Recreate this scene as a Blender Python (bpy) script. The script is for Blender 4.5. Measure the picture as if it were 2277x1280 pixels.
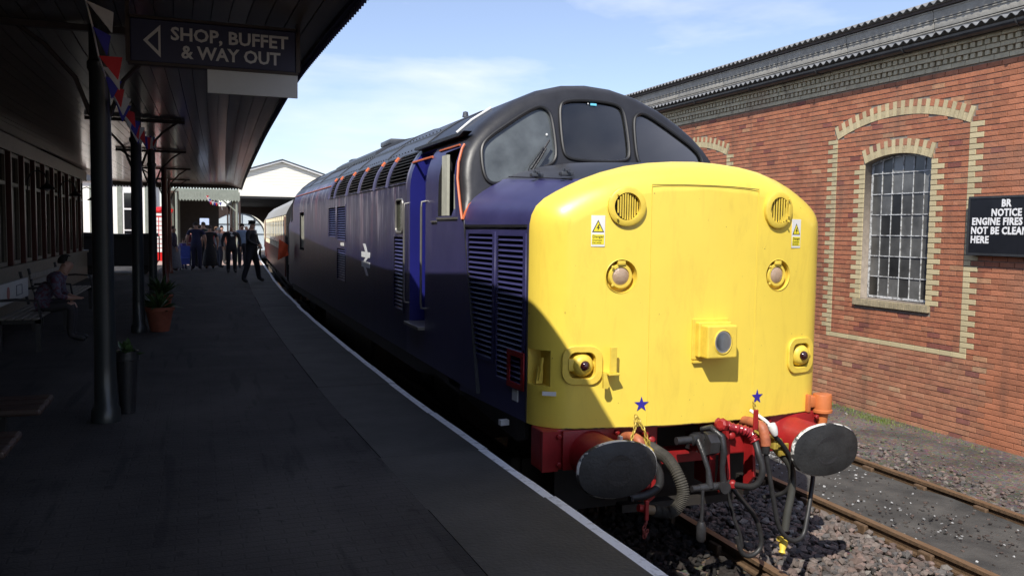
import bpy, bmesh, math, random
import numpy as np
from mathutils import Vector, Matrix, Euler
random.seed(7); rng = np.random.default_rng(7)
S = bpy.context.scene
for o in list(bpy.data.objects): bpy.data.objects.remove(o)

# ------------------------------------------------------------------ camera
CF, YAW, PITCH, ROLL = 1888.0, math.radians(20.30), math.radians(3.90), math.radians(0.75)
CP = Vector((-3.4986, -5.0131, 2.6540))
cf = Vector((math.sin(YAW)*math.cos(PITCH), math.cos(YAW)*math.cos(PITCH), -math.sin(PITCH)))
cr = Vector((math.cos(YAW), -math.sin(YAW), 0)); cu = cr.cross(cf)
cr2 = cr*math.cos(ROLL)+cu*math.sin(ROLL); cu2 = -cr*math.sin(ROLL)+cu*math.cos(ROLL)
cd = bpy.data.cameras.new('camera'); cam = bpy.data.objects.new('camera', cd)
S.collection.objects.link(cam)
cam.matrix_world = Matrix(((cr2.x, cu2.x, -cf.x, CP.x), (cr2.y, cu2.y, -cf.y, CP.y), (cr2.z, cu2.z, -cf.z, CP.z), (0, 0, 0, 1)))
cd.sensor_width = 36; cd.lens = CF/2277*36; cd.clip_end = 3000; cd.clip_start = .05
S.camera = cam

# ------------------------------------------------------------------ light
S.view_settings.view_transform = 'Standard'; S.view_settings.look = 'None'
S.view_settings.exposure = 0.55; S.view_settings.gamma = 1; S.view_settings.use_curve_mapping = False
SUNV = Vector((0.60, 0.72, -1.0)).normalized()
sl = bpy.data.lights.new('sun', 'SUN'); sl.energy = 4.0; sl.angle = math.radians(.5); sl.color = (1, .95, .86)
so = bpy.data.objects.new('sun', sl); S.collection.objects.link(so)
so.rotation_euler = SUNV.to_track_quat('-Z', 'Y').to_euler(); so.location = (-20, -25, 40)
w = bpy.data.worlds.new('World'); S.world = w; w.use_nodes = True
nt = w.node_tree; N = nt.nodes; L = nt.links
bg = N['Background']; sky = N.new('ShaderNodeTexSky'); sky.sky_type = 'NISHITA'; sky.sun_disc = False
sky.sun_elevation = math.asin(-SUNV.z); sky.sun_rotation = math.atan2(-SUNV.x, -SUNV.y)
sky.air_density = 1.0; sky.dust_density = .25; sky.ozone_density = 2.6
tc = N.new('ShaderNodeTexCoord'); mp = N.new('ShaderNodeMapping'); mp.inputs['Scale'].default_value = (1.0, 1.6, 5.0)
mp.inputs['Location'].default_value = (.35, .2, .3); mp.inputs['Rotation'].default_value = (0, .12, .3)
no = N.new('ShaderNodeTexNoise'); no.inputs['Scale'].default_value = 1.5; no.inputs['Detail'].default_value = 7; no.inputs['Roughness'].default_value = .52
no.inputs['Distortion'].default_value = .25
cr_ = N.new('ShaderNodeValToRGB'); cr_.color_ramp.elements[0].position = .49; cr_.color_ramp.elements[1].position = .70
cr_.color_ramp.elements[0].color = (.12, .12, .12, 1); cr_.color_ramp.elements[1].color = (.9, .9, .9, 1)
mx = N.new('ShaderNodeMixRGB'); mx.inputs[2].default_value = (7.8, 8.2, 9.2, 1)
L.new(tc.outputs['Generated'], mp.inputs[0]); L.new(mp.outputs[0], no.inputs[0]); L.new(no.outputs[0], cr_.inputs[0])
L.new(cr_.outputs[0], mx.inputs[0]); L.new(sky.outputs[0], mx.inputs[1]); tn = N.new('ShaderNodeMixRGB'); tn.blend_type = 'MULTIPLY'; tn.inputs[0].default_value = 1; tn.inputs[2].default_value = (1.01, .975, 1.04, 1)
L.new(mx.outputs[0], tn.inputs[1]); L.new(tn.outputs[0], bg.inputs[0])
bg.inputs[1].default_value = 0.105

# ------------------------------------------------------------------ helpers
COL = S.collection
RL = {}                                             # world location of each root

def mat(name, col, rough=.6, metal=0, var=.15, nscale=6, bump=0, bscale=40, col2=None, vmix=None, spec=.5, coat=0, stretch=None, attr=None, rnd=0):
    m = bpy.data.materials.new(name); m.use_nodes = True
    n = m.node_tree.nodes; l = m.node_tree.links; b = n['Principled BSDF']
    b.inputs['Roughness'].default_value = rough; b.inputs['Metallic'].default_value = metal
    b.inputs['Specular IOR Level'].default_value = spec
    if coat: b.inputs['Coat Weight'].default_value = coat; b.inputs['Coat Roughness'].default_value = .12
    t = n.new('ShaderNodeTexCoord'); mpn = n.new('ShaderNodeMapping'); l.new(t.outputs['Object'], mpn.inputs[0])
    if stretch: mpn.inputs['Scale'].default_value = stretch
    nz = n.new('ShaderNodeTexNoise'); nz.inputs['Scale'].default_value = nscale; nz.inputs['Detail'].default_value = 8
    nz.inputs['Roughness'].default_value = .62; l.new(mpn.outputs[0], nz.inputs[0])
    rp = n.new('ShaderNodeValToRGB'); rp.color_ramp.elements[0].position = .32; rp.color_ramp.elements[1].position = .68
    c = Vector(col[:3])
    if col2 is None:
        a0 = [*(c*(1-var)), 1]; a1 = [*(c*(1+var)), 1]
    else:
        a0 = [*col, 1]; a1 = [*col2, 1]
        if vmix: rp.color_ramp.elements[0].position = vmix[0]; rp.color_ramp.elements[1].position = vmix[1]
    rp.color_ramp.elements[0].color = a0; rp.color_ramp.elements[1].color = a1
    l.new(nz.outputs[0], rp.inputs[0]); out = rp.outputs[0]
    if attr:
        at = n.new('ShaderNodeAttribute'); at.attribute_name = attr
        mm = n.new('ShaderNodeMixRGB'); mm.blend_type = 'MULTIPLY'; mm.inputs[0].default_value = 1
        l.new(at.outputs[0], mm.inputs[1]); l.new(out, mm.inputs[2]); out = mm.outputs[0]
    if rnd:
        oi = n.new('ShaderNodeObjectInfo'); hs = n.new('ShaderNodeHueSaturation')
        mr = n.new('ShaderNodeMapRange'); mr.inputs[3].default_value = 1-rnd; mr.inputs[4].default_value = 1+rnd
        l.new(oi.outputs['Random'], mr.inputs[0]); l.new(mr.outputs[0], hs.inputs['Value']); l.new(out, hs.inputs['Color']); out = hs.outputs[0]
    l.new(out, b.inputs['Base Color'])
    if bump:
        n2 = n.new('ShaderNodeTexNoise'); n2.inputs['Scale'].default_value = bscale; n2.inputs['Detail'].default_value = 6
        l.new(mpn.outputs[0], n2.inputs[0]); bp = n.new('ShaderNodeBump'); bp.inputs['Strength'].default_value = bump
        bp.inputs['Distance'].default_value = .02
        l.new(n2.outputs[0], bp.inputs['Height']); l.new(bp.outputs[0], b.inputs['Normal'])
    return m

def link(o):
    COL.objects.link(o); return o

def tag(o, label=None, cat=None, group=None, kind=None):
    if label: o['label'] = label
    if cat: o['category'] = cat
    if group: o['group'] = group
    if kind: o['kind'] = kind
    return o

def root(name, loc, label, cat, group=None, rz=0):
    o = bpy.data.objects.new(name, None); o.empty_display_size = .2
    o.location = loc; o.rotation_euler = (0, 0, rz); link(o); RL[o] = Vector(loc); tag(o, label, cat, group); return o

class MB:
    """collects faces in world coordinates"""
    def __init__(s): s.v = []; s.f = []; s.m = []; s.c = []; s.sm = []
    def add(s, vs, fs, mi=0, smooth=False, col=None):
        b = len(s.v); s.v += [tuple(p) for p in vs]; s.f += [tuple(i+b for i in f) for f in fs]
        s.m += [mi]*len(fs); s.sm += [smooth]*len(fs); s.c += [col or (1, 1, 1, 1)]*len(fs); return s
    def box(s, x0, x1, y0, y1, z0, z1, mi=0, M=None, col=None, bev=0):
        if x0 > x1: x0, x1 = x1, x0
        if y0 > y1: y0, y1 = y1, y0
        if z0 > z1: z0, z1 = z1, z0
        vs = [Vector((x, y, z)) for z in (z0, z1) for x, y in ((x0, y0), (x1, y0), (x1, y1), (x0, y1))]
        fs = [(3, 2, 1, 0), (4, 5, 6, 7), (0, 1, 5, 4), (1, 2, 6, 5), (2, 3, 7, 6), (3, 0, 4, 7)]
        if bev:
            bm = bmesh.new(); bv = [bm.verts.new(v) for v in vs]
            for f in fs: bm.faces.new([bv[i] for i in f])
            bmesh.ops.bevel(bm, geom=list(bm.edges), offset=bev, segments=2, affect='EDGES', profile=.5)
            bm.verts.index_update(); vs = [v.co.copy() for v in bm.verts]; fs = [tuple(v.index for v in f.verts) for f in bm.faces]; bm.free()
        if M is not None: vs = [M @ v for v in vs]
        return s.add(vs, fs, mi, False, col)
    def prism(s, pts, a, b, axis='y', mi=0, smooth=False):
        """pts: 2D outline; extruded from a to b along axis"""
        def P(p, t):
            return {'x': (t, p[0], p[1]), 'y': (p[0], t, p[1]), 'z': (p[0], p[1], t)}[axis]
        n = len(pts); vs = [P(p, a) for p in pts]+[P(p, b) for p in pts]
        fs = [(i, (i+1) % n, (i+1) % n+n, i+n) for i in range(n)]+[tuple(range(n-1, -1, -1)), tuple(range(n, 2*n))]
        return s.add(vs, fs, mi, smooth)
    def tube(s, pts, r, seg=8, mi=0, caps=True, smooth=True):
        pts = [Vector(p) for p in pts]; n = len(pts); rs = r if isinstance(r, (list, tuple)) else [r]*n
        vs = []; up = None
        for i, p in enumerate(pts):
            t = (pts[min(i+1, n-1)]-pts[max(i-1, 0)]).normalized()
            if up is None:
                up = Vector((0, 0, 1)) if abs(t.z) < .9 else Vector((1, 0, 0))
            a = (up-t*up.dot(t)).normalized(); up = a; b = t.cross(a)
            for k in range(seg):
                q = 2*math.pi*k/seg; vs.append(p+(a*math.cos(q)+b*math.sin(q))*rs[i])
        fs = [(i*seg+k, i*seg+(k+1) % seg, (i+1)*seg+(k+1) % seg, (i+1)*seg+k) for i in range(n-1) for k in range(seg)]
        s.add(vs, fs, mi, smooth)
        if caps: s.add(vs[:seg], [tuple(range(seg-1, -1, -1))], mi); s.add(vs[-seg:], [tuple(range(seg))], mi)
        return s
    def lathe(s, prof, origin, axis, seg=24, mi=0, smooth=True, sx=1, sy=1, caps=True):
        """prof [(r, t)] about axis direction; sx, sy squash"""
        o = Vector(origin); t = Vector(axis).normalized(); up = Vector((0, 0, 1)) if abs(t.z) < .9 else Vector((0, 1, 0))
        a = t.cross(up).normalized(); b = a.cross(t)
        vs = []
        for r, h in prof:
            for k in range(seg):
                q = 2*math.pi*k/seg; vs.append(o+t*h+a*(math.cos(q)*r*sx)+b*(math.sin(q)*r*sy))
        fs = [(i*seg+k, (i+1)*seg+k, (i+1)*seg+(k+1) % seg, i*seg+(k+1) % seg) for i in range(len(prof)-1) for k in range(seg)]
        s.add(vs, fs, mi, smooth)
        if caps and prof[0][0] > 1e-4: s.add(vs[:seg], [tuple(range(seg))], mi)
        if caps and prof[-1][0] > 1e-4: s.add(vs[-seg:], [tuple(range(seg-1, -1, -1))], mi)
        return s
    def mesh(s, name, mats, off=None):
        me = bpy.data.meshes.new(name)
        off = off or Vector((0, 0, 0)); ox, oy, oz = off
        me.from_pydata([(x-ox, y-oy, z-oz) for x, y, z in s.v], [], s.f)
        for m in (mats if isinstance(mats, (list, tuple)) else [mats]): me.materials.append(m)
        me.polygons.foreach_set('material_index', s.m); me.polygons.foreach_set('use_smooth', s.sm)
        if any(c != (1, 1, 1, 1) for c in s.c):
            at = me.color_attributes.new('Col', 'FLOAT_COLOR', 'CORNER')
            arr = np.concatenate([np.tile(c, len(f)) for c, f in zip(s.c, s.f)]).astype(np.float32)
            at.data.foreach_set('color', arr)
        me.update(); return me
    def build(s, name, mats, parent=None, fix=True):
        r = parent
        while r is not None and r.parent is not None: r = r.parent
        off = RL[r] if r is not None else Vector((0, 0, 0))
        me = s.mesh(name, mats, off)
        if fix:
            bm = bmesh.new(); bm.from_mesh(me); bmesh.ops.remove_doubles(bm, verts=bm.verts, dist=1e-5)
            bmesh.ops.recalc_face_normals(bm, faces=bm.faces); bm.to_mesh(me); bm.free()
        if any(s.sm): me.set_sharp_from_angle(angle=math.radians(38))
        o = bpy.data.objects.new(name, me); link(o); o.parent = parent
        return o

def top(name, mb, mats, label, cat, group=None, base=None, fix=True):
    """single mesh thing with its origin at its base"""
    o = mb.build(name, mats, None, fix)
    if base is not None:
        o.data.transform(Matrix.Translation(-Vector(base))); o.location = base
    RL[o] = Vector(base or (0, 0, 0)); return tag(o, label, cat, group)

def struct(name, mb, mats, fix=True):
    o = mb.build(name, mats, None, fix); o['kind'] = 'structure'; RL[o] = Vector((0, 0, 0)); return o

def plate(name, outer, holes, depth, mats, M, parent, bevel=0):
    """flat plate with holes: 2D outlines, placed by matrix M (world)"""
    cu = bpy.data.curves.new(name, 'CURVE'); cu.dimensions = '2D'; cu.fill_mode = 'BOTH'; cu.extrude = depth/2; cu.bevel_depth = bevel; cu.bevel_resolution = 1
    for pts in [outer]+list(holes):
        sp = cu.splines.new('POLY'); sp.points.add(len(pts)-1); sp.use_cyclic_u = True
        for i, p in enumerate(pts): sp.points[i].co = (p[0], p[1], 0, 1)
    return curve_obj(name, cu, mats, M, parent)

def curve_obj(name, cu, mats, M, parent):
    t = bpy.data.objects.new('tmp', cu); COL.objects.link(t)
    dg = bpy.context.evaluated_depsgraph_get(); me = bpy.data.meshes.new_from_object(t.evaluated_get(dg))
    bpy.data.objects.remove(t)
    r = parent
    while r is not None and r.parent is not None: r = r.parent
    off = RL[r] if r is not None else Vector((0, 0, 0))
    me.transform(Matrix.Translation(-off) @ M)
    me.materials.clear(); me.materials.append(mats); me.name = name
    o = bpy.data.objects.new(name, me); link(o); o.parent = parent
    return o

def text(name, body, size, m, M, parent, bold=.0, align='LEFT', ext=.002, sx=1, sp=1):
    cu = bpy.data.curves.new(name, 'FONT'); cu.body = body; cu.size = size; cu.extrude = ext; cu.offset = bold
    cu.align_x = align; cu.space_character = sp; cu.resolution_u = 2
    return curve_obj(name, cu, m, M @ Matrix.Diagonal((sx, 1, 1, 1)), parent)

def frame(o, xa, ya):
    """matrix with local x = xa, y = ya at origin o"""
    xa = Vector(xa).normalized(); ya = Vector(ya).normalized(); za = xa.cross(ya)
    return Matrix(((xa.x, ya.x, za.x, o[0]), (xa.y, ya.y, za.y, o[1]), (xa.z, ya.z, za.z, o[2]), (0, 0, 0, 1)))

def cut(o, cutters, midx=None):
    """boolean difference of o by MB cutters (world coords)"""
    r = o
    while r.parent is not None: r = r.parent
    off = RL[r]; tmp = []
    for mb in cutters:
        me = mb.mesh('cut', list(o.data.materials), off)
        bm = bmesh.new(); bm.from_mesh(me); bmesh.ops.recalc_face_normals(bm, faces=bm.faces); bm.to_mesh(me); bm.free()
        c = bpy.data.objects.new('cut', me); COL.objects.link(c); tmp.append(c)
        md = o.modifiers.new('b', 'BOOLEAN'); md.operation = 'DIFFERENCE'; md.object = c; md.solver = 'EXACT'; md.material_mode = 'INDEX'
        c.location = RL[r]      # same frame as the parented mesh
    bpy.context.view_layer.update(); dg = bpy.context.evaluated_depsgraph_get()
    me = bpy.data.meshes.new_from_object(o.evaluated_get(dg)); o.modifiers.clear(); o.data = me
    for c in tmp: bpy.data.objects.remove(c)

def copy_tree(o, parent=None):
    c = o.copy(); COL.objects.link(c)
    if parent is not None: c.parent = parent
    for ch in list(o.children): copy_tree(ch, c)
    return c

def rrect(cx, cy, w, h, r, n=5):
    pts = []
    for qx, qy, a0 in ((1, 1, 0), (-1, 1, 90), (-1, -1, 180), (1, -1, 270)):
        for k in range(n+1):
            a = math.radians(a0+90*k/n); pts.append((cx+qx*(w/2-r)+r*math.cos(a), cy+qy*(h/2-r)+r*math.sin(a)))
    return pts

def lerp_tab(tab, t):
    for (a, xa), (b, xb) in zip(tab, tab[1:]):
        if t <= b: return xa+(xb-xa)*max(0, (t-a))/(b-a) if t > a else xa+(xb-xa)*(t-a)/(b-a)
    (a, xa), (b, xb) = tab[-2:]; return xb+(xb-xa)*(t-b)/(b-a)

# ------------------------------------------------------------------ materials
M = {}
M['yellow'] = mat('yellow paint', (.83, .625, .085), .42, var=.035, nscale=2.2, bump=.05, bscale=9, coat=.25)
M['yellow_part'] = mat('yellow fitting paint', (.74, .54, .07), .48, var=.10, nscale=14)
M['blue'] = mat('faded blue paint', (.031, .030, .100), .38, nscale=3, col2=(.045, .043, .130), bump=.08, bscale=5, spec=.6)
M['bright'] = mat('fresh blue paint', (.011, .013, .15), .42, var=.12, nscale=2)
M['roofblack'] = mat('sooty black paint', (.018, .018, .021), .42, var=.25, nscale=5, bump=.05, bscale=20)
M['roof'] = mat('grey roof paint', (.050, .055, .066), .42, var=.22, nscale=4, bump=.1, bscale=12)
M['dark'] = mat('black recess', (.008, .008, .009), .7)
M['under'] = mat('oiled underframe', (.018, .015, .013), .7, var=.4)
M['black'] = mat('greasy black steel', (.022, .022, .024), .38, var=.35, nscale=12, bump=.15, bscale=60)
M['buffer'] = mat('worn buffer face', (.014, .0145, .015), .5, col2=(.034, .035, .036), nscale=7, vmix=(.4, .8), bump=.15, bscale=50)
M['rubber'] = mat('hose rubber', (.022, .022, .023), .5, var=.3, nscale=20)
M['corr'] = mat('dusty ribbed hose', (.042, .038, .030), .75, var=.3, nscale=30)
M['red'] = mat('red buffer beam paint', (.27, .011, .012), .45, var=.2, nscale=6, bump=.06)
M['orange'] = mat('orange paint', (.50, .15, .045), .5, var=.12, nscale=9)
M['orange_dull'] = mat('dull orange socket', (.40, .12, .055), .55, col2=(.22, .07, .04), nscale=14, vmix=(.45, .8), bump=.2)
M['seal'] = mat('orange stripe', (.55, .13, .045), .5, var=.1)
M['white'] = mat('white paint', (.72, .72, .70), .5, var=.05)
M['white_chip'] = mat('chipped white rim', (.66, .65, .62), .6, col2=(.02, .02, .02), nscale=9, vmix=(.47, .53))
M['brass'] = mat('dirty yellow chain', (.45, .33, .06), .5, metal=.3, var=.3, nscale=30)
M['rubber_gasket'] = mat('window rubber', (.012, .012, .013), .42)
M['interior'] = mat('cab interior', (.10, .11, .09), .7)
M['pale'] = mat('pale cab panel', (.45, .45, .38), .6)
M['star'] = mat('blue star', (.03, .02, .30), .5, var=.02)
M['ink'] = mat('black print', (.015, .015, .015), .6, var=.02)
M['cream_line'] = mat('silver handrail', (.30, .29, .27), .35, metal=.7)
M['rust'] = mat('rail rust', (.10, .060, .032), .75, var=.35, nscale=25, bump=.3, bscale=90)
M['railtop'] = mat('rail running surface', (.20, .125, .07), .45, metal=.3, var=.25, nscale=10, stretch=(8, .6, 8))
M['wood_dark'] = mat('dark painted wood', (.045, .028, .022), .5, var=.3)
M['redbrown'] = mat('red brown gloss paint', (.09, .018, .014), .35, var=.2)
M['creamwood'] = mat('station cream paint', (.17, .14, .10), .45, var=.12)
M['terracotta'] = mat('terracotta', (.26, .075, .04), .8, var=.2)
M['post'] = mat('column green grey paint', (.022, .027, .028), .35, var=.12, coat=.2)
M['skin'] = mat('skin', (.42, .24, .17), .55, var=.05)
M['greysheet'] = mat('weathered corrugated sheet', (.13, .135, .14), .6, col2=(.25, .25, .25), nscale=5, vmix=(.35, .75), bump=.15)
M['gutter'] = mat('black gutter', (.035, .037, .04), .42, var=.25)
M['conc'] = mat('grey fibre board', (.22, .21, .19), .8, col2=(.34, .33, .30), nscale=8, vmix=(.3, .7), bump=.15)
M['coping'] = mat('coping concrete', (.042, .041, .038), .82, col2=(.078, .075, .069), nscale=1.6, vmix=(.3, .72), bump=.35, bscale=42, spec=.3)
M['linepaint'] = mat('worn white platform line', (.70, .72, .74), .75, col2=(.28, .28, .275), nscale=14, vmix=(.52, .72), bump=.3, bscale=70)

def glass_mat(name, tint=.25, rough=.03, dirt=.0, dcol=(.35, .36, .36)):
    m = bpy.data.materials.new(name); m.use_nodes = True; n = m.node_tree.nodes; l = m.node_tree.links
    n.remove(n['Principled BSDF']); out = n['Material Output']
    tr = n.new('ShaderNodeBsdfTransparent'); tr.inputs[0].default_value = (tint, tint*1.03, tint*1.05, 1)
    gl = n.new('ShaderNodeBsdfGlossy'); gl.inputs['Roughness'].default_value = rough; gl.inputs[0].default_value = (1, 1, 1, 1)
    fr = n.new('ShaderNodeFresnel'); fr.inputs[0].default_value = 1.52
    ms = n.new('ShaderNodeMixShader'); l.new(fr.outputs[0], ms.inputs[0]); l.new(tr.outputs[0], ms.inputs[1]); l.new(gl.outputs[0], ms.inputs[2])
    o = ms.outputs[0]
    if dirt:
        d = n.new('ShaderNodeBsdfDiffuse'); d.inputs[0].default_value = (*dcol, 1)
        t = n.new('ShaderNodeTexCoord'); nz = n.new('ShaderNodeTexNoise'); nz.inputs['Scale'].default_value = 3.2; nz.inputs['Detail'].default_value = 5
        l.new(t.outputs['Object'], nz.inputs[0])
        mr = n.new('ShaderNodeMapRange'); mr.inputs[1].default_value = .35; mr.inputs[2].default_value = .7; mr.inputs[3].default_value = dirt*.35; mr.inputs[4].default_value = dirt
        l.new(nz.outputs[0], mr.inputs[0]); m2 = n.new('ShaderNodeMixShader'); l.new(mr.outputs[0], m2.inputs[0]); l.new(o, m2.inputs[1]); l.new(d.outputs[0], m2.inputs[2]); o = m2.outputs[0]
    l.new(o, out.inputs[0]); return m
M['glass'] = glass_mat('clean dark cab glass', .12, .04, .035)
M['glass_dirt_sky'] = glass_mat('dirty cab glass with sky haze', .12, .12, .42, (.30, .34, .36))  # haze mixes real dirt with cloud reflection painted into the colour
M['lens'] = mat('lamp lens', (.40, .28, .19), .22, var=.1, nscale=30, bump=.3, bscale=120, coat=.8)
M['pane'] = mat('grimy workshop pane', (.050, .050, .048), .3, col2=(.12, .12, .115), nscale=3, rnd=.85, spec=.9)
M['darkglass'] = mat('dark window glass', (.012, .012, .014), .08, spec=.9)
M['chrome'] = mat('headlight reflector', (.75, .74, .72), .32, metal=1, var=.15)

# streaked body side
def streak_mat():
    m = mat('streaked blue side paint', (.017, .018, .066), .33, var=.18, nscale=3, bump=.3, bscale=2.2, spec=.25, coat=.0)
    n = m.node_tree.nodes; l = m.node_tree.links; b = n['Principled BSDF']
    src = b.inputs['Base Color'].links[0].from_socket
    t = n.new('ShaderNodeTexCoord'); mp = n.new('ShaderNodeMapping'); mp.inputs['Scale'].default_value = (1, 3.8, .50)
    nz = n.new('ShaderNodeTexNoise'); nz.inputs['Scale'].default_value = 1.6; nz.inputs['Detail'].default_value = 7; nz.inputs['Roughness'].default_value = .7
    nz.inputs['Distortion'].default_value = 1.3
    l.new(t.outputs['Object'], mp.inputs[0]); l.new(mp.outputs[0], nz.inputs[0])
    rp = n.new('ShaderNodeValToRGB'); rp.color_ramp.elements[0].position = .50; rp.color_ramp.elements[1].position = .64
    l.new(nz.outputs[0], rp.inputs[0])
    sx = n.new('ShaderNodeSeparateXYZ'); l.new(t.outputs['Object'], sx.inputs[0])
    zr = n.new('ShaderNodeMapRange'); zr.inputs[1].default_value = 2.25; zr.inputs[2].default_value = 3.05; l.new(sx.outputs[2], zr.inputs[0])
    mu = n.new('ShaderNodeMath'); mu.operation = 'MULTIPLY'; l.new(rp.outputs[0], mu.inputs[0]); l.new(zr.outputs[0], mu.inputs[1])
    mxn = n.new('ShaderNodeMixRGB'); mxn.inputs[2].default_value = (.26, .24, .30, 1); l.new(mu.outputs[0], mxn.inputs[0]); l.new(src, mxn.inputs[1])
    nr = n.new('ShaderNodeTexNoise'); nr.inputs['Scale'].default_value = .9; nr.inputs['Detail'].default_value = 4; l.new(mp.outputs[0], nr.inputs[0])
    rr = n.new('ShaderNodeMapRange'); rr.inputs[1].default_value = .56; rr.inputs[2].default_value = .66; rr.inputs[4].default_value = .7; l.new(nr.outputs[0], rr.inputs[0])
    mr_ = n.new('ShaderNodeMath'); mr_.operation = 'MULTIPLY'; l.new(rr.outputs[0], mr_.inputs[0]); l.new(zr.outputs[0], mr_.inputs[1])
    mxr = n.new('ShaderNodeMixRGB'); mxr.inputs[2].default_value = (.13, .035, .075, 1); l.new(mr_.outputs[0], mxr.inputs[0]); l.new(src, mxr.inputs[1]); l.new(mxr.outputs[0], mxn.inputs[1])
    l.new(mxn.outputs[0], b.inputs['Base Color']); return m
M['side'] = streak_mat()
def yellow_weather():
    m = M['yellow']; n = m.node_tree.nodes; l = m.node_tree.links; b = n['Principled BSDF']; src = b.inputs['Base Color'].links[0].from_socket
    t = n.new('ShaderNodeTexCoord'); mp = n.new('ShaderNodeMapping'); mp.inputs['Scale'].default_value = (5, 5, 1.0)
    nz = n.new('ShaderNodeTexNoise'); nz.inputs['Scale'].default_value = 1.5; nz.inputs['Detail'].default_value = 9; nz.inputs['Roughness'].default_value = .72; nz.inputs['Distortion'].default_value = .8
    l.new(t.outputs['Object'], mp.inputs[0]); l.new(mp.outputs[0], nz.inputs[0])
    rp = n.new('ShaderNodeValToRGB'); rp.color_ramp.elements[0].position = .52; rp.color_ramp.elements[1].position = .85; l.new(nz.outputs[0], rp.inputs[0])
    v2 = n.new('ShaderNodeTexNoise'); v2.inputs['Scale'].default_value = 38; v2.inputs['Detail'].default_value = 3; l.new(t.outputs['Object'], v2.inputs[0])
    r2 = n.new('ShaderNodeValToRGB'); r2.color_ramp.elements[0].position = .735; r2.color_ramp.elements[1].position = .78; l.new(v2.outputs[0], r2.inputs[0])
    m2 = n.new('ShaderNodeMixRGB'); m2.inputs[2].default_value = (.16, .08, .02, 1); l.new(r2.outputs[0], m2.inputs[0]); l.new(src, m2.inputs[1]); src = m2.outputs[0]
    v3 = n.new('ShaderNodeTexNoise'); v3.inputs['Scale'].default_value = 1.4; v3.inputs['Detail'].default_value = 5; l.new(t.outputs['Object'], v3.inputs[0])
    r3 = n.new('ShaderNodeMapRange'); r3.inputs[1].default_value = .4; r3.inputs[2].default_value = .75; r3.inputs[3].default_value = .30; r3.inputs[4].default_value = .62; l.new(v3.outputs[0], r3.inputs[0]); l.new(r3.outputs[0], b.inputs['Roughness'])
    rp.color_ramp.elements[1].color = (.38, .38, .38, 1); mx = n.new('ShaderNodeMixRGB'); mx.inputs[2].default_value = (.46, .29, .045, 1); l.new(rp.outputs[0], mx.inputs[0]); l.new(src, mx.inputs[1])
    l.new(mx.outputs[0], b.inputs['Base Color'])
yellow_weather()

# ------------------------------------------------------------------ ground, platform, tracks
def ground_mat():
    m = bpy.data.materials.new('yard ground'); m.use_nodes = True; n = m.node_tree.nodes; l = m.node_tree.links; b = n['Principled BSDF']
    b.inputs['Roughness'].default_value = .95
    t = n.new('ShaderNodeTexCoord')
    a = n.new('ShaderNodeTexNoise'); a.inputs['Scale'].default_value = 1.3; a.inputs['Detail'].default_value = 6
    v = n.new('ShaderNodeTexVoronoi'); v.inputs['Scale'].default_value = 26
    f = n.new('ShaderNodeTexNoise'); f.inputs['Scale'].default_value = 55; f.inputs['Detail'].default_value = 5; f.inputs['Roughness'].default_value = .8
    for q in (a, v, f): l.new(t.outputs['Object'], q.inputs[0])
    r1 = n.new('ShaderNodeValToRGB'); r1.color_ramp.elements[0].color = (.065, .055, .047, 1); r1.color_ramp.elements[1].color = (.15, .125, .105, 1)
    r1.color_ramp.elements[0].position = .35; r1.color_ramp.elements[1].position = .65; l.new(a.outputs[0], r1.inputs[0])
    m1 = n.new('ShaderNodeMixRGB'); m1.blend_type = 'OVERLAY'; m1.inputs[0].default_value = .8; l.new(r1.outputs[0], m1.inputs[1]); l.new(f.outputs[0], m1.inputs[2])
    m2 = n.new('ShaderNodeMixRGB'); m2.blend_type = 'OVERLAY'; m2.inputs[0].default_value = .35; l.new(m1.outputs[0], m2.inputs[1]); l.new(v.outputs['Color'], m2.inputs[2])
    l.new(m2.outputs[0], b.inputs['Base Color'])
    bp = n.new('ShaderNodeBump'); bp.inputs['Strength'].default_value = .7; bp.inputs['Distance'].default_value = .03
    ad = n.new('ShaderNodeMath'); ad.operation = 'ADD'; l.new(v.outputs['Distance'], ad.inputs[0]); l.new(f.outputs[0], ad.inputs[1])
    l.new(ad.outputs[0], bp.inputs['Height']); l.new(bp.outputs[0], b.inputs['Normal']); return m
gm = ground_mat()
g = MB(); g.box(-400, 400, -200, 900, -.6, -.14); struct('ground', g, gm)
dm = mat('oiled cinders', (.030, .029, .027), .85, col2=(.085, .08, .072), nscale=2.5, vmix=(.35, .7), bump=.5, bscale=45)
g = MB()
ys = np.linspace(-6, 60, 133); xs = np.linspace(2.40, 3.80, 9)
vs = [(x, y, -.075-.03*abs(math.sin(3.1*(x-2.4)/1.4))*0+.012*math.sin(y*2.1+x*3)+random.uniform(-.008, .008)) for y in ys for x in xs]
g.add(vs, [(j*9+i, j*9+i+1, (j+1)*9+i+1, (j+1)*9+i) for j in range(132) for i in range(8)], smooth=True)
struct('cinder_bed', g, dm)

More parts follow.
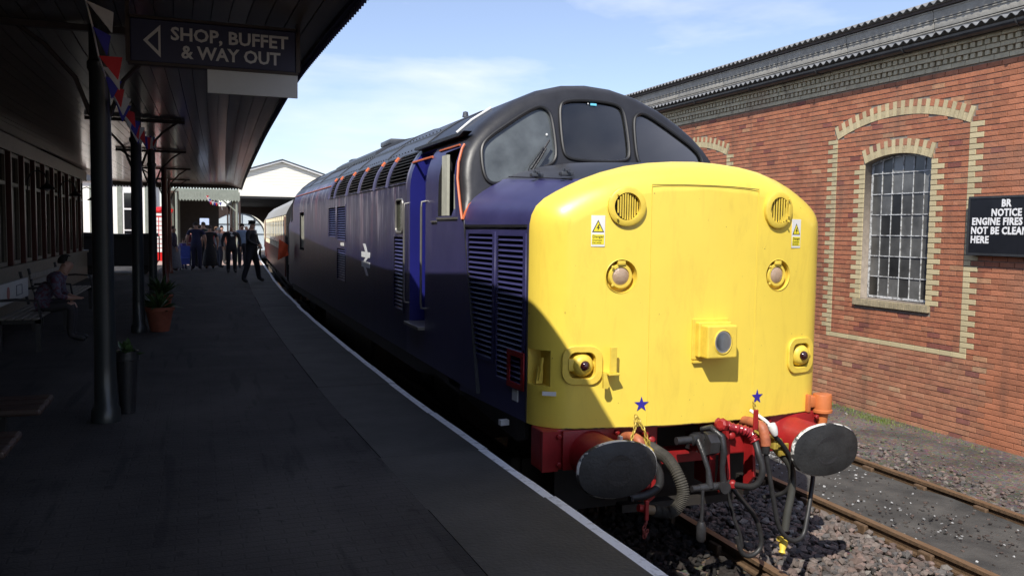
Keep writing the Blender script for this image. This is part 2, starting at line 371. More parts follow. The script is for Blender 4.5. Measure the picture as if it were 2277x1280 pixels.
EDGE = [(-16, -1.20), (-6, -1.34), (-3, -1.36), (-1.5, -1.38), (0, -1.42), (2.6, -1.50), (5, -1.535), (10.5, -1.53), (14.4, -1.46), (20.3, -1.32), (26, -1.09), (31.9, -.84), (40, -.50), (52, .15), (75, 1.9)]
def spl(tab, y):
    """smooth interpolation"""
    ysx = [a for a, b in tab]; k = max(0, min(len(tab)-2, int(np.searchsorted(ysx, y))-1))
    def P(i): return tab[max(0, min(len(tab)-1, i))]
    (y0, a), (y1, b) = P(k), P(k+1); t = (y-y0)/(y1-y0)
    m0 = (b-P(k-1)[1])/(y1-P(k-1)[0]) if k > 0 else (b-a)/(y1-y0); m1 = (P(k+2)[1]-a)/(P(k+2)[0]-y0) if k+2 < len(tab) else (b-a)/(y1-y0)
    h = y1-y0; t = min(max(t, 0), 1)
    return (2*t**3-3*t*t+1)*a+(t**3-2*t*t+t)*h*m0+(-2*t**3+3*t*t)*b+(t**3-t*t)*h*m1
ex = lambda y: spl(EDGE, y)
pm = mat('platform tarmac', (.030, .028, .028), .85, col2=(.050, .047, .046), nscale=1.1, vmix=(.3, .7), bump=.45, bscale=55, stretch=(1, 2.4, 1), spec=.25)
def tarmac():
    n = pm.node_tree.nodes; l = pm.node_tree.links; b = n['Principled BSDF']; src = b.inputs['Base Color'].links[0].from_socket; t = n.new('ShaderNodeTexCoord')
    for sc_, lo, hi, col, am, st in ((.55, .50, .68, (.075, .070, .066, 1), .75, (1.6, .8, 1)), (7, .62, .70, (.012, .012, .012, 1), .55, (1, 1, 1)), (60, .66, .72, (.10, .10, .095, 1), .6, (1, 1, 1)), (2.2, .60, .66, (.016, .017, .018, 1), .6, (3, .25, 1))):
        mp = n.new('ShaderNodeMapping'); mp.inputs['Scale'].default_value = st; l.new(t.outputs['Object'], mp.inputs[0])
        z = n.new('ShaderNodeTexNoise'); z.inputs['Scale'].default_value = sc_; z.inputs['Detail'].default_value = 6; l.new(mp.outputs[0], z.inputs[0])
        r = n.new('ShaderNodeMapRange'); r.inputs[1].default_value = lo; r.inputs[2].default_value = hi; r.inputs[4].default_value = am; l.new(z.outputs[0], r.inputs[0])
        m = n.new('ShaderNodeMixRGB'); m.inputs[2].default_value = col; l.new(r.outputs[0], m.inputs[0]); l.new(src, m.inputs[1]); src = m.outputs[0]
    l.new(src, b.inputs['Base Color'])
    wv = n.new('ShaderNodeTexBrick'); wv.inputs['Scale'].default_value = 1; wv.inputs['Brick Width'].default_value = .22; wv.inputs['Row Height'].default_value = .075; wv.inputs['Mortar Size'].default_value = .007; wv.inputs['Mortar Smooth'].default_value = .5
    l.new(t.outputs['Object'], wv.inputs[0]); b2 = n.new('ShaderNodeBump'); b2.invert = True; b2.inputs['Strength'].default_value = .35; b2.inputs['Distance'].default_value = .012; l.new(wv.outputs['Fac'], b2.inputs['Height'])
    l.new(b.inputs['Normal'].links[0].from_socket, b2.inputs['Normal']); l.new(b2.outputs[0], b.inputs['Normal'])
    m = n.new('ShaderNodeMixRGB'); m.inputs[2].default_value = (.010, .010, .010, 1); mm = n.new('ShaderNodeMath'); mm.operation = 'MULTIPLY'; mm.inputs[1].default_value = .22; l.new(wv.outputs['Fac'], mm.inputs[0]); l.new(mm.outputs[0], m.inputs[0]); l.new(src, m.inputs[1]); l.new(m.outputs[0], b.inputs['Base Color'])
tarmac()
g = MB(); yy = list(np.linspace(-16, 75, 92))
vs = []
for y in yy: vs += [(-30, y, 1.0), (ex(y)-.83, y, 1.0), (ex(y)-.83, y, .86), (ex(y)-.06, y, .85), (ex(y)-.06, y, -.2), (-30, y, -.2)]
fs = [(j*6+i, j*6+(i+1) % 6, (j+1)*6+(i+1) % 6, (j+1)*6+i) for j in range(len(yy)-1) for i in range(6)]
fs += [tuple(range(6)), tuple(range(len(vs)-6, len(vs)))]
g.add(vs, fs); plat = struct('platform', g, [pm])
y = -8.0
while y < 60:
    ln = random.uniform(1.15, 1.55); a, b = y+.002, y+ln-.002; j = random.uniform(-.008, .008); dz = random.uniform(-.002, .003)
    g = MB(); xo = [ex(a)+j, ex(b)+j+random.uniform(-.004, .004)]
    wl = .082
    seq = [(-.828, 1.002), (-wl, 1.003), (-.012, 1.002), (0, .99), (0, .862), (-.828, .862)]
    vs = []
    for t in (0, .25, .5, .75, 1):
        yv = a+(b-a)*t; xv = xo[0]+(xo[1]-xo[0])*t; n_ = random.uniform(-.006, .003) if 0 < t < 1 else 0
        vs += [(xv+dx+(n_ if i in (2, 3) else 0), yv, z+dz) for i, (dx, z) in enumerate(seq)]
    for s_ in range(4):
        for i in range(6):
            q = (s_*6+i, s_*6+(i+1) % 6, (s_+1)*6+(i+1) % 6, (s_+1)*6+i)
            g.f.append(q); g.m.append(1 if i in (1, 2, 3) else 0); g.sm.append(False); g.c.append((1, 1, 1, 1))
    g.v = vs; g.f += [tuple(range(6)), tuple(range(24, 30))]; g.m += [0, 0]; g.sm += [False]*2; g.c += [(1, 1, 1, 1)]*2
    g.build('coping_stone', [M['coping'], M['linepaint']], plat); y += ln

def track(label, x0, curve, y0, y1, near):
    r = root('railway_track', (x0, y0, 0), label, 'track', 'railway tracks')
    yl = list(np.arange(y0, y1+.1, 2.0))
    sec = [(-.035, 0), (.035, 0), (.036, -.03), (.012, -.045), (.010, -.095), (.034, -.108), (.034, -.13), (-.034, -.13), (-.034, -.108), (-.010, -.095), (-.012, -.045), (-.036, -.03)]
    for sgn in (-1, 1):
        g = MB(); vs = []
        for yv in yl:
            xc = x0+curve(yv)+sgn*.7525; vs += [(xc+a, yv, b) for a, b in sec]
        nn = len(sec)
        for j in range(len(yl)-1):
            for i in range(nn):
                g.f.append((j*nn+i, j*nn+(i+1) % nn, (j+1)*nn+(i+1) % nn, (j+1)*nn+i)); g.m.append(1 if i == 0 else 0); g.sm.append(False); g.c.append((1, 1, 1, 1))
        g.v = vs; g.build('rail', [M['rust'], M['railtop']], r)
    chair = None; sl_ = None
    yv = y0+.3
    while yv < min(y1, 30):
        xc = x0+curve(yv)
        for sgn in (-1, 1):
            if chair is None:
                g = MB(); X = xc+sgn*.7525
                g.box(X-.19, X+.19, yv-.10, yv+.10, -.165, -.125, bev=.01); g.box(X-.085, X-.038, yv-.075, yv+.075, -.125, -.035, bev=.01); g.box(X+.038, X+.095, yv-.06, yv+.06, -.125, -.05, bev=.01)
                g.box(X-.16, X-.12, yv-.02, yv+.02, -.125, -.10); g.box(X+.12, X+.16, yv-.02, yv+.02, -.125, -.10)
                chair = g.build('rail_chair', M['rust'], r); cx, cy = X, yv
            else:
                c = chair.copy(); COL.objects.link(c); c.location = (xc+sgn*.7525-cx, yv-cy, 0)
        if sl_ is None:
            g = MB(); g.box(xc-1.3, xc+1.3, yv-.125, yv+.125, -.28, -.145, bev=.008); sl_ = g.build('sleeper', M['wood_dark'], r); sxc, scy = xc, yv
        else:
            c = sl_.copy(); COL.objects.link(c); c.location = (xc-sxc, yv-scy, 0)
        yv += .76
    return r
tcurve = lambda y: 0 if y < 12 else (y-12)**2*.0014 if y < 38 else .946+(y-38)*.0728
track('railway track under the blue and yellow locomotive beside the platform', 0, tcurve, -6, 90, True)
track('empty rusty railway track between the locomotive and the brick shed', 3.10, lambda y: 0, -6, 60, True)

# ballast stones
def rocks(name, spots, label, cat, m):
    ico = bmesh.new(); bmesh.ops.create_icosphere(ico, subdivisions=1, radius=1); bv = np.array([v.co[:] for v in ico.verts]); bf = np.array([[v.index for v in f.verts] for f in ico.faces]); ico.free()
    n = len(spots); nv = len(bv); nf = len(bf)
    P = np.array([s[:3] for s in spots]); R = np.array([s[3] for s in spots])
    V = np.repeat(bv[None], n, 0)*(1+rng.uniform(-.38, .38, (n, nv, 1)))
    V *= rng.uniform(.65, 1.25, (n, 1, 3))*np.array([1, 1, .72])
    a = rng.uniform(0, 6.28, n); ca, sa = np.cos(a), np.sin(a); b_ = rng.uniform(-.5, .5, n); cb, sb = np.cos(b_), np.sin(b_)
    x = V[..., 0]*cb[:, None]-V[..., 2]*sb[:, None]; z = V[..., 0]*sb[:, None]+V[..., 2]*cb[:, None]; y = V[..., 1]
    V = np.stack([x*ca[:, None]-y*sa[:, None], x*sa[:, None]+y*ca[:, None], z], -1)*R[:, None, None]+P[:, None]
    F = (bf[None]+(np.arange(n)*nv)[:, None, None]).reshape(-1, 3)
    me = bpy.data.meshes.new(name); me.vertices.add(n*nv); me.vertices.foreach_set('co', V.ravel().astype(np.float32))
    me.loops.add(len(F)*3); me.loops.foreach_set('vertex_index', F.ravel().astype(np.int32)); me.polygons.add(len(F)); me.polygons.foreach_set('loop_start', np.arange(len(F), dtype=np.int32)*3)
    me.polygons.foreach_set('use_smooth', np.zeros(len(F), bool)); me.update(calc_edges=True)
    tint = np.array([s[4] for s in spots]); at = me.color_attributes.new('Col', 'FLOAT_COLOR', 'CORNER')
    at.data.foreach_set('color', np.repeat(np.c_[tint, np.ones(n)], nf*3, 0).ravel().astype(np.float32))
    me.materials.append(m); o = bpy.data.objects.new(name, me); link(o); RL[o] = Vector((0, 0, 0)); return tag(o, label, cat, kind='stuff')
bm_ = mat('ballast stone', (.85, .85, .85), .9, var=.2, nscale=25, attr='Col', bump=.3, bscale=70)
sp = []
def tint():
    k = random.random(); v = random.uniform(.6, 1.25)
    c = (.155, .125, .110) if k < .5 else (.19, .135, .115) if k < .75 else (.10, .092, .088) if k < .93 else (.27, .245, .22)
    return [q*v for q in c]
def dark_tint():  # stones beneath the loco darkened in colour to imitate shade
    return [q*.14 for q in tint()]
def scatter(n, x0, x1, y0, y1, z, r0, r1, tf=tint):
    for _ in range(n):
        yv = y0+(y1-y0)*random.random()**1.25
        sp.append((random.uniform(x0, x1), yv, z+random.uniform(-.02, .02), random.uniform(r0, r1), tf()))
scatter(7500, .80, 2.28, -1.8, 8, -.105, .022, .046)
scatter(1800, .80, 2.28, 8, 24, -.105, .03, .055)
scatter(4200, -1.3, .68, -2.2, 3.0, -.12, .025, .05, dark_tint)
scatter(1800, 3.92, 4.9, -1, 7.5, -.135, .014, .036)
scatter(1700, 4.2, 6.3, -1, 10, -.14, .006, .022)
crumb = lambda: [random.uniform(.2, .5)]*3 if random.random() < .15 else [q*.45 for q in tint()]
scatter(2600, 2.42, 3.78, -1.5, 9, -.078, .006, .020, crumb)
for _ in range(420):
    a = random.gauss(0, .5); sp.append((3.2+a*.5, 3.6+random.gauss(0, .6), -.07, random.uniform(.005, .013), [random.uniform(.2, .42)]*3))
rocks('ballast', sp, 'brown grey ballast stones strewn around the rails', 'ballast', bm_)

# grass at wall foot
g = MB()
for cx, cyy, n, s in ((6.2, 6.3, 420, .35), (6.15, 4.95, 620, .42), (6.22, 5.6, 200, .35), (6.24, 4.2, 90, .5), (6.25, 7.2, 300, .4), (6.2, 3.4, 50, .4)):
    for _ in range(n):
        x = min(6.33, cx+random.gauss(0, .10)-.05); yv = cyy+random.gauss(0, s*.6); h = random.uniform(.02, .075); a = random.uniform(0, 3.14); dx, dy = math.cos(a)*.005, math.sin(a)*.005
        lx, ly = random.uniform(-.03, .03), random.uniform(-.03, .03)
        g.add([(x-dx, yv-dy, -.15), (x+dx, yv+dy, -.15), (x+lx, yv+ly, -.15+h)], [(0, 1, 2)])
grm = mat('grass blades', (.09, .15, .022), .6, col2=(.17, .20, .05), nscale=6)
o = g.build('grass', grm, None, False); tag(o, 'short green grass tufts along the foot of the brick wall', 'grass', kind='stuff')

# ------------------------------------------------------------------ brick shed
BX = 6.35
shed = root('brick_shed', (BX, 0, -.15), 'red brick engine shed with cream trimmed arches and corrugated roof', 'building')
mort = mat('lime mortar', (.25, .21, .17), .95, var=.2, nscale=10, bump=.3)
brm = mat('shed brick', (.95, .95, .95), .85, var=.16, nscale=9, attr='Col', bump=.35, bscale=45)
brs = mat('single shed brick', (.39, .148, .078), .85, var=.14, nscale=9, bump=.35, bscale=45, rnd=.22)
crs = mat('single cream brick', (.50, .42, .25), .8, var=.08, nscale=9, bump=.2, bscale=45, rnd=.10)
for mm_ in (brm, brs):
    n = mm_.node_tree.nodes; l = mm_.node_tree.links; b = n['Principled BSDF']; src = b.inputs['Base Color'].links[0].from_socket; gt = n.new('ShaderNodeNewGeometry')
    for sc_, lo, hi, col, am, st in ((.9, .52, .72, (.30, .17, .11, 1), .5, (1, 1, 1.3)), (1.6, .56, .74, (.10, .06, .045, 1), .45, (1, 2.2, .5))):
        mp = n.new('ShaderNodeMapping'); mp.inputs['Scale'].default_value = st; l.new(gt.outputs['Position'], mp.inputs[0])
        z = n.new('ShaderNodeTexNoise'); z.inputs['Scale'].default_value = sc_; z.inputs['Detail'].default_value = 7; l.new(mp.outputs[0], z.inputs[0])
        r = n.new('ShaderNodeMapRange'); r.inputs[1].default_value = lo; r.inputs[2].default_value = hi; r.inputs[4].default_value = am; l.new(z.outputs[0], r.inputs[0])
        m = n.new('ShaderNodeMixRGB'); m.inputs[2].default_value = col; l.new(r.outputs[0], m.inputs[0]); l.new(src, m.inputs[1]); src = m.outputs[0]
    l.new(src, b.inputs['Base Color'])
CH = .075
WIN = [(5.03, 0), (10.70, 1), (16.37, 2), (-.64, 3)]
def in_arch(y, z, cy, hw, zs, rise, z0):
    d = abs(y-cy)
    if d > hw or z < z0: return False
    R = (hw*hw+rise*rise)/(2*rise); return z < zs+rise-R+math.sqrt(max(0, R*R-d*d))
# geometry constants: outer panel half width 1.27, springing 4.20; window half width .645 springing 3.76
OHW, OZS, ORI = 1.272, 4.19, .245
WHW, WZS, WRI, WZ0 = .645, 3.76, .115, 1.66
def arc_geo(hw, zs, rise):
    R = (hw*hw+rise*rise)/(2*rise); return R, zs+rise-R, math.asin(hw/R)
def brick_col():
    k = random.random()
    if k < .62: c = (.39, .148, .078)
    elif k < .82: c = (.35, .125, .068)
    elif k < .93: c = (.40, .165, .09)
    elif k < .97: c = (.24, .080, .058)
    else: c = (.42, .22, .12)
    v = random.uniform(.86, 1.12); return [q*v for q in c]
def cream_col():
    v = random.uniform(.9, 1.06); return [.50*v, .42*v, .25*v]
bricks = []                      # (y0,y1,z0,z1,proud,col,cream)
def zone(y, z):
    """returns True if red field brick allowed at this centre"""
    for cy, _ in WIN:
        # outer arch ring
        for hw, zs, ri, th, z0 in ((OHW, OZS, ORI, .215, .975), (WHW, WZS, WRI, .215, WZ0-.16)):
            R, zc, am = arc_geo(hw, zs, ri)
            d = math.hypot(y-cy, z-zc); a = math.atan2(y-cy, z-zc)
            if R-.004 < d < R+th and abs(a) < am*1.02: return False
        if abs(y-cy) < WHW and WZ0-.02 < z and in_arch(y, z, cy, WHW, WZS, WRI, WZ0-.02): return False
        if abs(y-cy) < WHW+.10 and WZ0-.17 < z < WZ0: return False
    return True
nc = 68
for k in range(nc):
    z0 = -.15+k*CH; z1 = z0+CH-.009; zc = (z0+z1)/2
    if z0 > 4.96: break
    spans = []; 
    if k == 15:
        for cy, _ in WIN: spans.append((cy-OHW-.11, cy+OHW+.11, 'string'))
    if 15 < k and z1 < OZS+.04:
        for cy, _ in WIN:
            lg = .225 if k % 2 else .112
            spans += [(cy-OHW-lg, cy-OHW, 'q'), (cy+OHW, cy+OHW+lg, 'q')]
    if z0 > WZ0-.03 and z1 < WZS+.02:
        for cy, _ in WIN:
            lg = .23 if (k+1) % 2 else .115
            spans += [(cy-WHW-lg, cy-WHW, 'q'), (cy+WHW, cy+WHW+lg, 'q')]
    spans.sort()
    for a, b, t in spans:
        if t == 'q': bricks.append((a+.004, b-.004, z0, z1, .004, cream_col(), 1))
        else:
            q = a
            while q < b-.05: bricks.append((q+.004, min(q+.225, b)-.004, z0, z1, .003, cream_col(), 1)); q += .225
    # red courses in the gaps
    q = -4.0-(.1125 if k % 2 else 0)+(k*7 % 3)*.001
    while q < 21:
        pieces = [(q, q+.225)]
        for a, b, t in spans:
            np_ = []
            for s, e in pieces:
                if b <= s or a >= e: np_.append((s, e))
                else:
                    if a > s: np_.append((s, a))
                    if b < e: np_.append((b, e))
            pieces = np_
        for s, e in pieces:
            if e-s < .03: continue
            # split by arch zones in fine steps
            n = 6; ok = [zone(s+(e-s)*(i+.5)/n, zc) for i in range(n)]
            i = 0
            while i < n:
                if ok[i]:
                    j = i
                    while j+1 < n and ok[j+1]: j += 1
                    bricks.append((s+(e-s)*i/n+.004, s+(e-s)*(j+1)/n-.004, z0, z1, random.uniform(-.0015, .0025), [q_*t_ for q_, t_ in zip(brick_col(), (1.02, 1.18, 1.28) if z0 < .97 else (1, 1, 1))], 0)); i = j+1
                else: i += 1
        q += .225
# draw: nearest/largest as single parts
def vis(b):
    yc = (b[0]+b[1])/2
    if yc < 2.75 or yc > 8.4: return 1e9
    return yc + (0 if b[1]-b[0] > .15 else 3)
order = sorted(range(len(bricks)), key=lambda i: vis(bricks[i]) if bricks[i][6] == 0 else 1e9)
single = set(order[:190]); creams = sorted([i for i in range(len(bricks)) if bricks[i][6] and 3 < bricks[i][0] < 8], key=lambda i: bricks[i][0])[:110]
protos = {}
def single_brick(i, m, nm):
    y0, y1, z0, z1, pr, c, cr = bricks[i]; key = (round(y1-y0, 2), cr)
    if key not in protos:
        g = MB(); w = y1-y0; g.box(-.012, .03, 0, w, 0, z1-z0, bev=.003); protos[key] = g.mesh(nm, m)
    o = bpy.data.objects.new(nm, protos[key]); link(o); o.parent = shed; o.location = Vector((BX-pr, y0, z0))-RL[shed]
for i in single: single_brick(i, brs, 'brick')
for i in creams: single_brick(i, crs, 'cream_brick')
rest = MB(); skip = single | set(creams)
for i, (y0, y1, z0, z1, pr, c, cr) in enumerate(bricks):
    if i in skip: continue
    x0 = BX-.012-pr; b = .003
    vs = [(BX+.01, y0, z0), (BX+.01, y1, z0), (BX+.01, y1, z1), (BX+.01, y0, z1), (x0, y0+b, z0+b), (x0, y1-b, z0+b), (x0, y1-b, z1-b), (x0, y0+b, z1-b)]
    rest.add(vs, [(4, 5, 6, 7), (0, 1, 5, 4), (1, 2, 6, 5), (2, 3, 7, 6), (3, 0, 4, 7)], 0, False, (*c, 1))
# arches: voussoirs
for cy, w_ in WIN:
    for hw, zs, ri in ((OHW, OZS, ORI), (WHW, WZS, WRI)):
        R, zc, am = arc_geo(hw, zs, ri); n = int(round(2*am*(R+.06)/.077)); n += (n+1) % 2
        for k in range(n):
            a0 = -am+2*am*k/n; a1 = -am+2*am*(k+1)/n; e = .0028/R
            tall = k % 2 == 0
            for r0, r1, c in ([(R, R+.212, cream_col())] if tall else [(R, R+.108, cream_col()), (R+.114, R+.212, brick_col())]):
                P = lambda a, r: (cy+math.sin(a)*r, zc+math.cos(a)*r)
                q = [P(a0+e, r0), P(a1-e, r0), P(a1-e, r1), P(a0+e, r1)]
                if w_ == 0 and not tall and c[0] < .3 and False: pass
                vs = [(BX+.01, *p) for p in q]+[(BX-.018, *p) for p in q]
                fs = [(4, 5, 6, 7), (0, 1, 5, 4), (1, 2, 6, 5), (2, 3, 7, 6), (3, 0, 4, 7)]
                if w_ == 0 and tall:
                    g = MB(); g.add(vs, fs, 0); ob = g.build('arch_brick', crs, shed)
                else: rest.add(vs, fs, 0, False, (*c, 1))
    # reveal of window (sides/top) in cream/red
    R, zc, am = arc_geo(WHW, WZS, WRI)
# dentil cornice: cream
def row(z0, z1, out, step=.225, gap=.004, off=0):
    q = -4+off
    while q < 21:
        c = cream_col(); rest.box(BX-out, BX+.02, q+gap, q+step-gap, z0, z1, 0, None, (c[0]*1.0, c[1]*1.06, c[2]*1.25, 1)); q += step
row(4.965, 5.030, .03); row(5.040, 5.10, .055, .1125, .022, .03); row(5.108, 5.165, .075, .225, .004, .1); row(5.172, 5.235, .10, .1125, .02, 0); row(5.243, 5.30, .125, .225, .004, .05)
for nm in ('brickwork',):
    o = rest.build('brickwork', brm, shed, False); o['kind'] = 'stuff'
# backing wall with real openings
holes = []
for cy, _ in WIN:
    R, zc, am = arc_geo(WHW, WZS, WRI)
    pts = [(cy-WHW, WZ0), (cy+WHW, WZ0)]+[(cy+math.sin(a)*R, zc+math.cos(a)*R) for a in np.linspace(am, -am, 13)]
    holes.append(pts)
plate('wall', [(-8, -.3), (40, -.3), (40, 5.32), (-8, 5.32)], holes, .40, mort, frame((BX+.2, 0, 0), (0, 1, 0), (0, 0, 1)), shed)
g = MB(); g.box(BX+.6, BX+14, -8, -7.9, -.3, 5.3); g.box(BX+14, BX+14.2, -8, 40, -.3, 5.3); g.build('rear_wall', mort, shed)
wm = mat('window iron paint', (.55, .56, .56), .6, col2=(.10, .09, .08), nscale=22, vmix=(.45, .66))
silm = mat('stone sill', (.36, .30, .19), .8, col2=(.20, .17, .11), nscale=12, vmix=(.4, .75), bump=.2)
for cy, idx in WIN[:3]:
    fr = MB(); xw = BX+.13; R, zc, am = arc_geo(WHW, WZS, WRI)
    wf = None
    # glazing bars: 6 columns 6 rows below + arched head row
    ytab = [cy-WHW+.03+i*(2*WHW-.06)/6 for i in range(7)]
    ztab = [WZ0+.03+i*.318 for i in range(7)]
    head = lambda y: zc+math.sqrt(R*R-(y-cy)**2)-.02
    for i, yv in enumerate(ytab):
        fr.box(xw-.012, xw+.012, yv-(.0048 if 0 < i < 6 else .016), yv+(.0048 if 0 < i < 6 else .016), WZ0+.005, head(yv)-.01)
    for j, zv in enumerate(ztab): fr.box(xw-.015, xw+.009, ytab[0]+.02, ytab[-1]-.02, zv-(.007 if j else .016), zv+(.007 if j else .016))
    fr.tube([(xw, cy+math.sin(a)*(R-.02), zc+math.cos(a)*(R-.02)) for a in np.linspace(-am, am, 15)], .018, 6)
    wf = fr.build('window', wm, shed)
    for i in range(6):
        for j in range(7):
            y0, y1 = ytab[i]+.004, ytab[i+1]-.004; z0 = ztab[j]+.004; z1 = ztab[j+1]-.004 if j < 6 else None
            dx = random.uniform(-.004, .004); dt = random.uniform(-.004, .004)
            if j < 6: vs = [(xw+dx, y0, z0), (xw+dx+dt, y1, z0), (xw+dt, y1, z1), (xw-dx, y0, z1)]
            else: vs = [(xw, y0, z0), (xw, y1, z0), (xw+.006, y1, head(y1)), (xw+.006, y0, head(y0))]
            p = MB(); p.add(vs+[(v[0]+.004, v[1], v[2]) for v in vs], [(0, 1, 2, 3), (7, 6, 5, 4), (0, 4, 5, 1), (1, 5, 6, 2), (2, 6, 7, 3), (3, 7, 4, 0)])
            p.build('pane', M['pane'], wf, False)
    q = cy-WHW-.09
    while q < cy+WHW+.085:
        s = MB(); s.box(BX-.055, BX+.14, q+.002, q+.068, WZ0-.115, WZ0-.015, bev=.004); s.build('sill_brick', silm, wf); q += .0715
# gutter, brackets, corrugated roof, clerestory boards
g = MB(); prof = [(math.cos(a)*.075, math.sin(a)*.075) for a in np.linspace(math.pi, 2*math.pi, 9)]
prof += [(p[0]*.86, p[1]*.86) for p in prof[::-1]]
gy0, gy1 = -8, 38
vs = []
for yv in (gy0, gy1): vs += [(BX-.22+a, yv, 5.36+b) for a, b in prof]
n = len(prof); g.add(vs, [(i, (i+1) % n, (i+1) % n+n, i+n) for i in range(n)]+[tuple(range(n)), tuple(range(n, 2*n))], smooth=False)
gut = g.build('gutter', M['gutter'], shed)
yb = -4.4
while yb < 30:
    s = MB(); s.tube([(BX-.22+math.cos(a)*.082, yb, 5.36+math.sin(a)*.082) for a in np.linspace(math.pi, 2*math.pi, 9)], .012, 6); s.box(BX-.14, BX-.11, yb-.012, yb+.012, 5.29, 5.37); s.build('gutter_joint', M['gutter'], gut); yb += 1.83
def corr(name, xa, za, xb, zb, y0, y1, pitch, amp, th=.008):
    s = MB(); st = pitch/6; n = int((y1-y0)/st); nx = 3
    vs = []
    for lay in (0, 1):
        for i in range(n+1):
            yv = y0+i*st; dz = amp*math.cos(2*math.pi*yv/pitch)-lay*th
            for k in range(nx): t = k/(nx-1); vs.append((xa+(xb-xa)*t, yv, za+(zb-za)*t+dz))
    off = (n+1)*nx
    fs = []
    for i in range(n):
        for k in range(nx-1):
            a = i*nx+k; fs += [(a, a+1, a+nx+1, a+nx), (a+off, a+nx+off, a+nx+1+off, a+1+off)]
        fs += [(i*nx, i*nx+nx, i*nx+nx+off, i*nx+off)]
    s.add(vs, fs, smooth=True); return s.build(name, M['greysheet'], shed, False)
corr('roof_sheet', BX-.20, 5.45, BX+.62, 5.60, -8, 38, .146, .026)
corr('roof_sheet', BX+.42, 6.10, BX+7.2, 8.3, -8, 38, .146, .026)
zt = 5.60
for hgt, xo in ((.15, .60), (.13, .575), (.15, .55)):
    yb = -7.8
    while yb < 36:
        s = MB(); s.box(BX+xo, BX+xo+.03, yb+.006, yb+1.824, zt, zt+hgt-.012, bev=.004)
        s.tube([(BX+xo-.004, yb+.01, zt+hgt-.02), (BX+xo-.004, yb+1.82, zt+hgt-.02)], .014, 6)
        s.build('clerestory_board', M['conc'], shed); yb += 1.83
    zt += hgt
s = MB(); s.box(BX+.64, BX+.70, -8, 38, 5.5, 6.12); s.build('clerestory_frame', M['dark'], shed)
s = MB(); s.box(BX+.50, BX+.66, -8, 38, 6.03, 6.07); s.build('fascia', M['wood_dark'], shed)
s = MB()
for i in range(60):
    yv = 1.0+i*.04; s.box(BX+.50, BX+.53, yv, yv+.034, 5.60, 6.02) if i % 2 else s.box(BX+.48, BX+.51, yv, yv+.034, 5.60, 6.02)
s.build('patch_sheet', M['greysheet'], shed)

# notice board
nb = root('notice_board', (BX-.04, 3.63, 2.41), 'black enamel notice about engine fires on the brick shed wall', 'sign')
g = MB(); g.box(BX-.11, BX-.03, 2.33, 3.63, 2.41, 3.165, bev=.008); g.build('board', mat('black enamel', (.012, .013, .016), .35, var=.2), nb)
g = MB()
for a in ((2.33, 3.63, 3.15, 3.18), (2.33, 3.63, 2.40, 2.43)): g.box(BX-.118, BX-.108, *a)
for a in ((3.605, 3.635), (2.325, 2.355)): g.box(BX-.1175, BX-.1075, a[0], a[1], 2.43, 3.15)
g.build('frame', M['gutter'], nb)
wt = mat('white enamel lettering', (.80, .80, .80), .5, var=.03)
TM = lambda y, z: frame((BX-.113, y, z), (0, -1, 0), (0, 0, 1))
for s_, yv, z in (('BR', 3.13, 3.045), ('NOTICE', 3.275, 2.925), ('ENGINE FIRES MUST', 3.565, 2.81), ('NOT BE CLEANED', 3.575, 2.69), ('HERE', 3.575, 2.57)):
    text('lettering', s_, .130, wt, TM(yv, z-.006), nb, bold=.0048, sx=.86, sp=1.10)

# ------------------------------------------------------------------ locomotive
loco = root('diesel_locomotive', (0, 9.375, 0), 'blue diesel locomotive with yellow nose and red buffer beam standing at the platform', 'locomotive')
PROF = [(1.35, 1.30), (1.35, 2.2), (1.35, 2.75), (1.35, 3.08), (1.345, 3.16), (1.325, 3.26), (1.285, 3.37), (1.215, 3.475), (1.10, 3.60), (.95, 3.72), (.75, 3.85), (.5, 3.965), (.25, 4.03), (0, 4.05)]
def full(half): return [(-x, z) for x, z in half]+[(x, z) for x, z in half[::-1][1:]]
def inset(arch, d):
    """offset open arch inward by d (d may be function of z); bottoms keep z"""
    out = []; n = len(arch)
    for i, (x, z) in enumerate(arch):
        a = arch[max(0, i-1)]; b = arch[min(n-1, i+1)]; tx, tz = b[0]-a[0], b[1]-a[1]; q = math.hypot(tx, tz); nx, nz = tz/q, -tx/q
        dd = d(z) if callable(d) else d
        if i in (0, n-1): nz = 0; nx = 1 if x < 0 else -1
        out.append((x+nx*dd, z+nz*dd))
    return out
def refine(arch, maxd=.09):
    out = [arch[0]]
    for a, b in zip(arch, arch[1:]):
        k = max(1, int(math.ceil(math.hypot(b[0]-a[0], b[1]-a[1])/maxd)))
        out += [(a[0]+(b[0]-a[0])*i/k, a[1]+(b[1]-a[1])*i/k) for i in range(1, k+1)]
    return out
ARCH = full(PROF)
PL = lambda z: 2.03+.29*(z-2.75)
def loft(sections, mfun, capfirst=True, caplast=True, smooth=True):
    g = MB(); n = len(sections[0]); vs = [p for s_ in sections for p in s_]; g.v = [tuple(p) for p in vs]
    for j in range(len(sections)-1):
        for i in range(n):
            i2 = (i+1) % n
            f = (j*n+i, j*n+i2, (j+1)*n+i2, (j+1)*n+i); c = sum((Vector(g.v[k]) for k in f), Vector())/4
            g.f.append(f); g.m.append(mfun(c, j)); g.sm.append(smooth and i != n-1 and c.z > 3.1); g.c.append((1, 1, 1, 1))
    if caplast:
        g.f.append(tuple(range((len(sections)-1)*n, len(sections)*n))); g.m.append(mfun(Vector(g.v[-1]), 99)); g.sm.append(False); g.c.append((1, 1, 1, 1))
    if capfirst:
        g.f.append(tuple(range(n-1, -1, -1))); g.m.append(mfun(Vector(g.v[n//2]), -1)); g.sm.append(False); g.c.append((1, 1, 1, 1))
    return g
